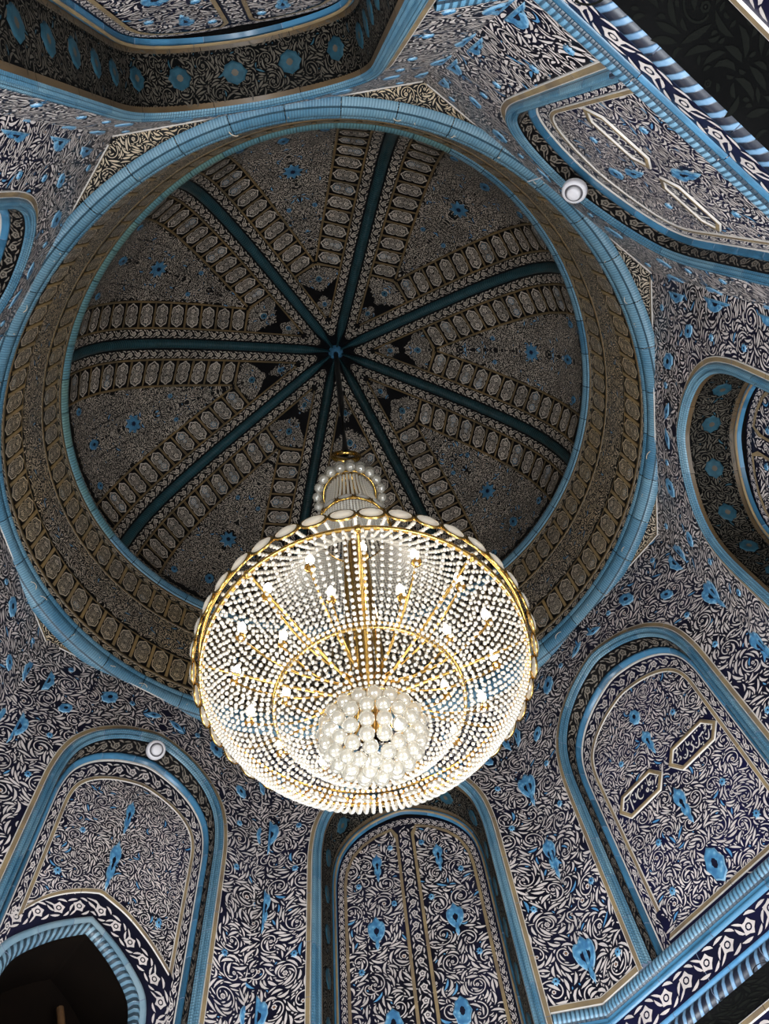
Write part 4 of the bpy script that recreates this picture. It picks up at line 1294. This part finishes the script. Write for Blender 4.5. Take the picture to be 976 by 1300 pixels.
def chandelier():
    ZR = 6.43
    root = empty('chandelier', (AX[0], AX[1], 0), label='large gilt crystal chandelier with lit candle bulbs hanging from the dome crown', category='chandelier')
    BR_ = M['brass']; CR = M['crystal']
    # suspension
    tube('cable', np.array([(0, 0, ZA - .2), (.005, 0, 14), (0, 0, 11.5)]), .05, M['chain_black'], root)
    a = np.linspace(0, 2 * PI, 25)
    tube('hook_ring', np.stack([.17 * np.cos(a), 0 * a, 11.38 + .17 * np.sin(a)], -1), .035, BR_, root)
    tube('drop_rod', np.array([(0, 0, 11.2), (0, 0, 10.45)]), .03, BR_, root)
    lathe('canopy', [(.03, 10.50), (.19, 10.46), (.24, 10.40), (.22, 10.34), (.10, 10.30)], BR_, root)
    # crown: two rows of balls, then fine strands to a ring of ovals
    for (r, z, n, br) in ((.19, 10.36, 11, .058), (.28, 10.24, 15, .062), (.345, 10.10, 18, .064), (.37, 9.96, 20, .058)):
        for i in range(n):
            t = 2 * PI * (i + .5 * (n == 18)) / n
            ball(root, (r * math.cos(t), r * math.sin(t), z), br, M['crystal_ball'])
    torus('crown_ring', .30, 10.02, .014, BR_, root, 48)
    for i in range(44):
        t = 2 * PI * i / 44
        zz = np.linspace(10.0, 9.05, 12); r = .26 + .10 * ((10.0 - zz) / .95) ** 1.5
        P = along(np.stack([r * math.cos(t), r * math.sin(t), zz], -1).reshape(-1, 3) if False else np.stack([r * math.cos(t), r * math.sin(t), zz], -1), .042)
        beads('crystal_strand', P, .0165, CR, root, 1.15)
    torus('neck_ring', .37, 9.03, .014, BR_, root, 48)
    ovals(root, .385, 9.02, 14, .088, .055)
    # tent of strands from the neck to the rim
    for i in range(72):
        t = 2 * PI * i / 72
        u = np.linspace(0, 1, 20)
        r = .36 + (1.20 - .36) * u ** 2.2; z = 8.98 + (6.62 - 8.98) * u ** .92
        beads('crystal_strand', along(np.stack([r * math.cos(t), r * math.sin(t), z], -1), .048), .017, CR, root, 1.1)
    # rim
    torus('rim_ring', 1.205, ZR, .018, BR_, root, 120, 8)
    torus('rim_ring', 1.235, ZR + .18, .014, BR_, root, 120, 8)
    ovals(root, 1.262, ZR + .10, 40, .098, .085)
    # bowl: strands from the rim to the middle ring
    for i in range(116):
        t = 2 * PI * i / 116
        u = np.linspace(0, 1, 18)
        r = 1.2 - .54 * u ** 1.0; z = ZR - .02 - .36 * np.sin(u * PI / 2) ** .9
        sag = .07 * np.sin(u * PI)
        beads('crystal_strand', along(np.stack([r * math.cos(t), r * math.sin(t), z - sag], -1), .040), .0160, CR, root, 1.0)
    torus('middle_ring', .66, 6.05, .014, BR_, root, 80, 8)
    torus('middle_ring', .67, 6.10, .010, BR_, root, 80, 6)
    for i in range(66):
        t = 2 * PI * i / 66
        u = np.linspace(0, 1, 12)
        r = .655 - .31 * u; z = 6.03 - .20 * np.sin(u * PI / 2) - .03 * np.sin(u * PI)
        beads('crystal_strand', along(np.stack([r * math.cos(t), r * math.sin(t), z], -1), .038), .016, CR, root)
    torus('lower_ring', .345, 5.82, .007, BR_, root, 64, 8)
    # cluster of balls below
    zc = 5.80
    for (r, z, n) in ((.325, 5.80, 20), (.305, 5.72, 18), (.25, 5.645, 14), (.18, 5.59, 10), (.10, 5.555, 5), (0, 5.545, 1)):
        for i in range(n):
            t = 2 * PI * (i + .5 * (n % 2)) / n
            ball(root, (r * math.cos(t), r * math.sin(t), z), .053, M['crystal_ball'])
    # stem and brass rods
    lathe('stem', [(.05, 5.75), (.07, 5.85), (.045, 5.95), (.06, 6.1), (.09, 6.2), (.06, 6.3), (.05, 6.8), (.08, 6.9), (.05, 7.1), (.04, 10.3)], BR_, root)
    for i in range(12):
        t = 2 * PI * i / 12
        tube('rod', np.array([(.13 * math.cos(t), .13 * math.sin(t), 5.85), (.14 * math.cos(t), .14 * math.sin(t), 6.5), (.10 * math.cos(t), .10 * math.sin(t), 8.9)]), .010, BR_, root, 6)
    # flat bars from the stem to the rim
    for i in range(9):
        t = 2 * PI * i / 9 - .95
        rr = np.linspace(.06, 1.2, 8); z = 6.16 + (ZR + .02 - 6.16) * ((rr - .06) / 1.14) ** 1.3
        bar = tube('rim_bar', np.stack([rr * math.cos(t), rr * math.sin(t), z], -1), .013, BR_, root, 6)
        for q in (1.2,):
            ball_b = beads('bar_knob', np.array([(q * math.cos(t), q * math.sin(t), ZR)]), .035, BR_, bar)
    # arms with candle bulbs: sixteen outer, eight inner
    n = 0
    for (R0, zb, cnt, ph) in ((.97, 6.57, 16, math.radians(-3)), (.66, 6.60, 8, math.radians(-24))):
        for i in range(cnt):
            t = 2 * PI * i / cnt + ph
            c, s = math.cos(t), math.sin(t)
            rr = np.linspace(.10, R0, 12); u = (rr - .10) / (R0 - .10)
            z = 6.30 + .10 * np.sin(u * PI) * -1 + (zb - .10 - 6.30) * u ** 2
            arm = tube('arm', np.stack([rr * c, rr * s, z], -1), .010, BR_, root, 6)
            lathe('candle_cup', [(.006, zb - .12), (.035, zb - .10), (.04, zb - .08), (.016, zb - .075), (.015, zb - .02)], BR_, arm, (R0 * c, R0 * s))
            bl = lathe('bulb', [(.012, zb - .02), (.028, zb + .015), (.032, zb + .045), (.018, zb + .09), (.002, zb + .13)], M['bulb'], arm, (R0 * c, R0 * s))
    for i in range(8):
        t = 2 * PI * (i + .5) / 8
        l = bpy.data.lights.new('chandelier_light', 'POINT'); l.energy = 3.2; l.color = (1, .88, .72); l.shadow_soft_size = .06
        o = bpy.data.objects.new('chandelier_light', l); COL.objects.link(o); o.location = (AX[0] + .8 * math.cos(t), AX[1] + .8 * math.sin(t), 6.64)
    for (z, e) in ((5.92, 2), (7.4, 3.5), (9.4, 3)):  # extra point lights up the stem, where no candles stand
        l = bpy.data.lights.new('chandelier_light', 'POINT'); l.energy = e; l.color = (1, .9, .76); l.shadow_soft_size = .05
        o = bpy.data.objects.new('chandelier_light', l); COL.objects.link(o); o.location = (AX[0] + .16, AX[1], z)
    return root


def lathe(name, prof, m, parent, xy=(0, 0), n=14):
    a = np.linspace(0, 2 * PI, n + 1)[:-1]; G = np.zeros((n, len(prof), 3))
    for j, (r, z) in enumerate(prof): G[:, j, 0] = xy[0] + r * np.cos(a); G[:, j, 1] = xy[1] + r * np.sin(a); G[:, j, 2] = z
    return obj(name, grid_mesh(name, G, m, close_u=True), parent)


_ball = {}


def ball(parent, loc, r, m):
    if 'me' not in _ball:
        V, F = ICO2; _ball['me'] = mesh_np('crystal_ball', V, F.ravel(), np.full(len(F), 3), [m], smooth=True)
    o = obj('crystal_ball', _ball['me'], parent); o.location = loc; o.scale = (r, r, r)
    return o


_oval = {}


def ovals(parent, R, z, n, hw, hh):
    key = (round(hw, 4), round(hh, 4))
    if key not in _oval:
        k = 16; a = np.arange(k) / k * 2 * PI
        rings = [(1.0, 0.0, 0), (1.02, .014, 0), (.84, .016, 0), (.80, .008, 1), (.55, .028, 1), (.2, .034, 1)]
        V = np.concatenate([np.stack([hw * s * np.cos(a), np.full(k, y), hh * s * np.sin(a)], -1) for s, y, _ in rings])
        loops, cnt, mi = [], [], []
        i = np.arange(k); j = (i + 1) % k
        for q in range(5): loops.append(np.stack([i + q * k, j + q * k, j + q * k + k, i + q * k + k], -1).ravel()); cnt += [4] * k; mi += [rings[q + 1][2]] * k
        loops.append(np.arange(k) + 5 * k); cnt.append(k); mi.append(1)
        _oval[key] = mesh_np('oval_crystal', V, np.concatenate(loops), cnt, [M['brass'], M['crystal']], mi)
    for q in range(n):
        t = 2 * PI * q / n
        c, s = math.cos(t), math.sin(t)
        mw = Matrix(((-s, c, 0, R * c), (c, s, 0, R * s), (0, 0, 1, z), (0, 0, 0, 1)))
        obj('oval_crystal', _oval[key], parent, mw)


chandelier()

# ------------------------------------------------------------------ two smoke detectors on the arch mouldings
def detector(wall, x, z, label, tail, tilt):
    mw = wall.matrix_world.copy() if False else wall.matrix_basis.copy()
    root = empty('smoke_detector', label=label, category='smoke detector', group='smoke detectors')
    root.matrix_basis = mw @ Matrix.Translation((x, -.07, z)) @ Matrix.Rotation(math.radians(tilt), 4, 'X')
    def disc(name, prof, m, par):
        n = 28; a = np.linspace(0, 2 * PI, n + 1)[:-1]; G = np.zeros((n, len(prof), 3))
        for j, (r, y) in enumerate(prof): G[:, j, 0] = r * np.cos(a); G[:, j, 1] = y; G[:, j, 2] = r * np.sin(a)
        return obj(name, grid_mesh(name, G, m, close_u=True), par)
    disc('base', [(.118, .03), (.118, -.005), (.108, -.025), (.085, -.03)], M['white_plastic'], root)
    disc('slot', [(.085, -.028), (.075, -.022), (.066, -.03)], M['grey_plastic'], root)
    disc('cap', [(.066, -.028), (.064, -.05), (.05, -.062), (.02, -.066), (.001, -.066)], M['white_plastic'], root)
    c_, s_ = math.cos(math.radians(-tilt)), math.sin(math.radians(-tilt))
    tail = [(x_, y_ * c_ - z_ * s_, y_ * s_ + z_ * c_) for x_, y_, z_ in tail]
    tube('wire', np.array(tail), .007, M['white_plastic'], root, 6)


detector(walls['TR'], .02, 9.42, 'white round smoke detector on the north arch moulding near the dome ring', [(.02, .04, .10), (.05, .085, .5), (.10, .09, .95), (.16, -.02, 1.25)], 52)
detector(walls['BL'], -.03, 9.56, 'white round smoke detector at the crown of the south arch above the dark window', [(0, .02, .1), (-.05, .04, .18), (-.08, .08, .26)], 40)

# ------------------------------------------------------------------ what each piece of the setting is
for _n, _l, _c in (
    ('ceiling', 'ribbed tiled dome with eight dark green ribs meeting at the crown', 'dome'),
    ('wall_drum', 'round ochre tiled drum with two rows of small compartments below the dome', 'wall'),
    ('trim_1', 'wide blue tile ring at the foot of the drum', 'moulding'),
    ('trim_2', 'narrow greenish blue tile ring between the drum and the ribbed dome', 'moulding'),
    ('trim_3', 'black tiled corner triangles with ochre scrolls outside the wide blue ring', 'tiling'),
    ('wall_east', 'scrollwork wall with arched panel and two readable dark blue inscriptions', 'wall'),
    ('wall_southeast', 'deep arched niche with two creased panels, below the chandelier', 'wall'),
    ('wall_south', 'scrollwork wall with arched panel above the dark pointed window', 'wall'),
    ('wall_north', 'steeply seen wall with two foreshortened inscriptions beside the blue cornice', 'wall'),
    ('wall_northwest', 'dark arched niche with a row of teal medallions, above the dome ring in the photo', 'wall'),
    ('wall_northeast', 'dark arched niche with teal medallions cut by the right edge of the photo', 'wall'),
    ('wall_west', 'scrollwork wall whose blue arch shows only at the left edge beside the dome ring', 'wall'),
    ('wall_southwest', 'scrollwork wall mostly outside the photo, left of the wall with the dark window', 'wall'),
    ('window_1', 'dark pointed window opening framed by pale twisted tiles', 'window'),
    ('floor', 'pale stone floor of the hall, below the view', 'floor'),
):
    _o = bpy.data.objects.get(_n)
    if _o is not None:
        _o['label'] = _l; _o['category'] = _c
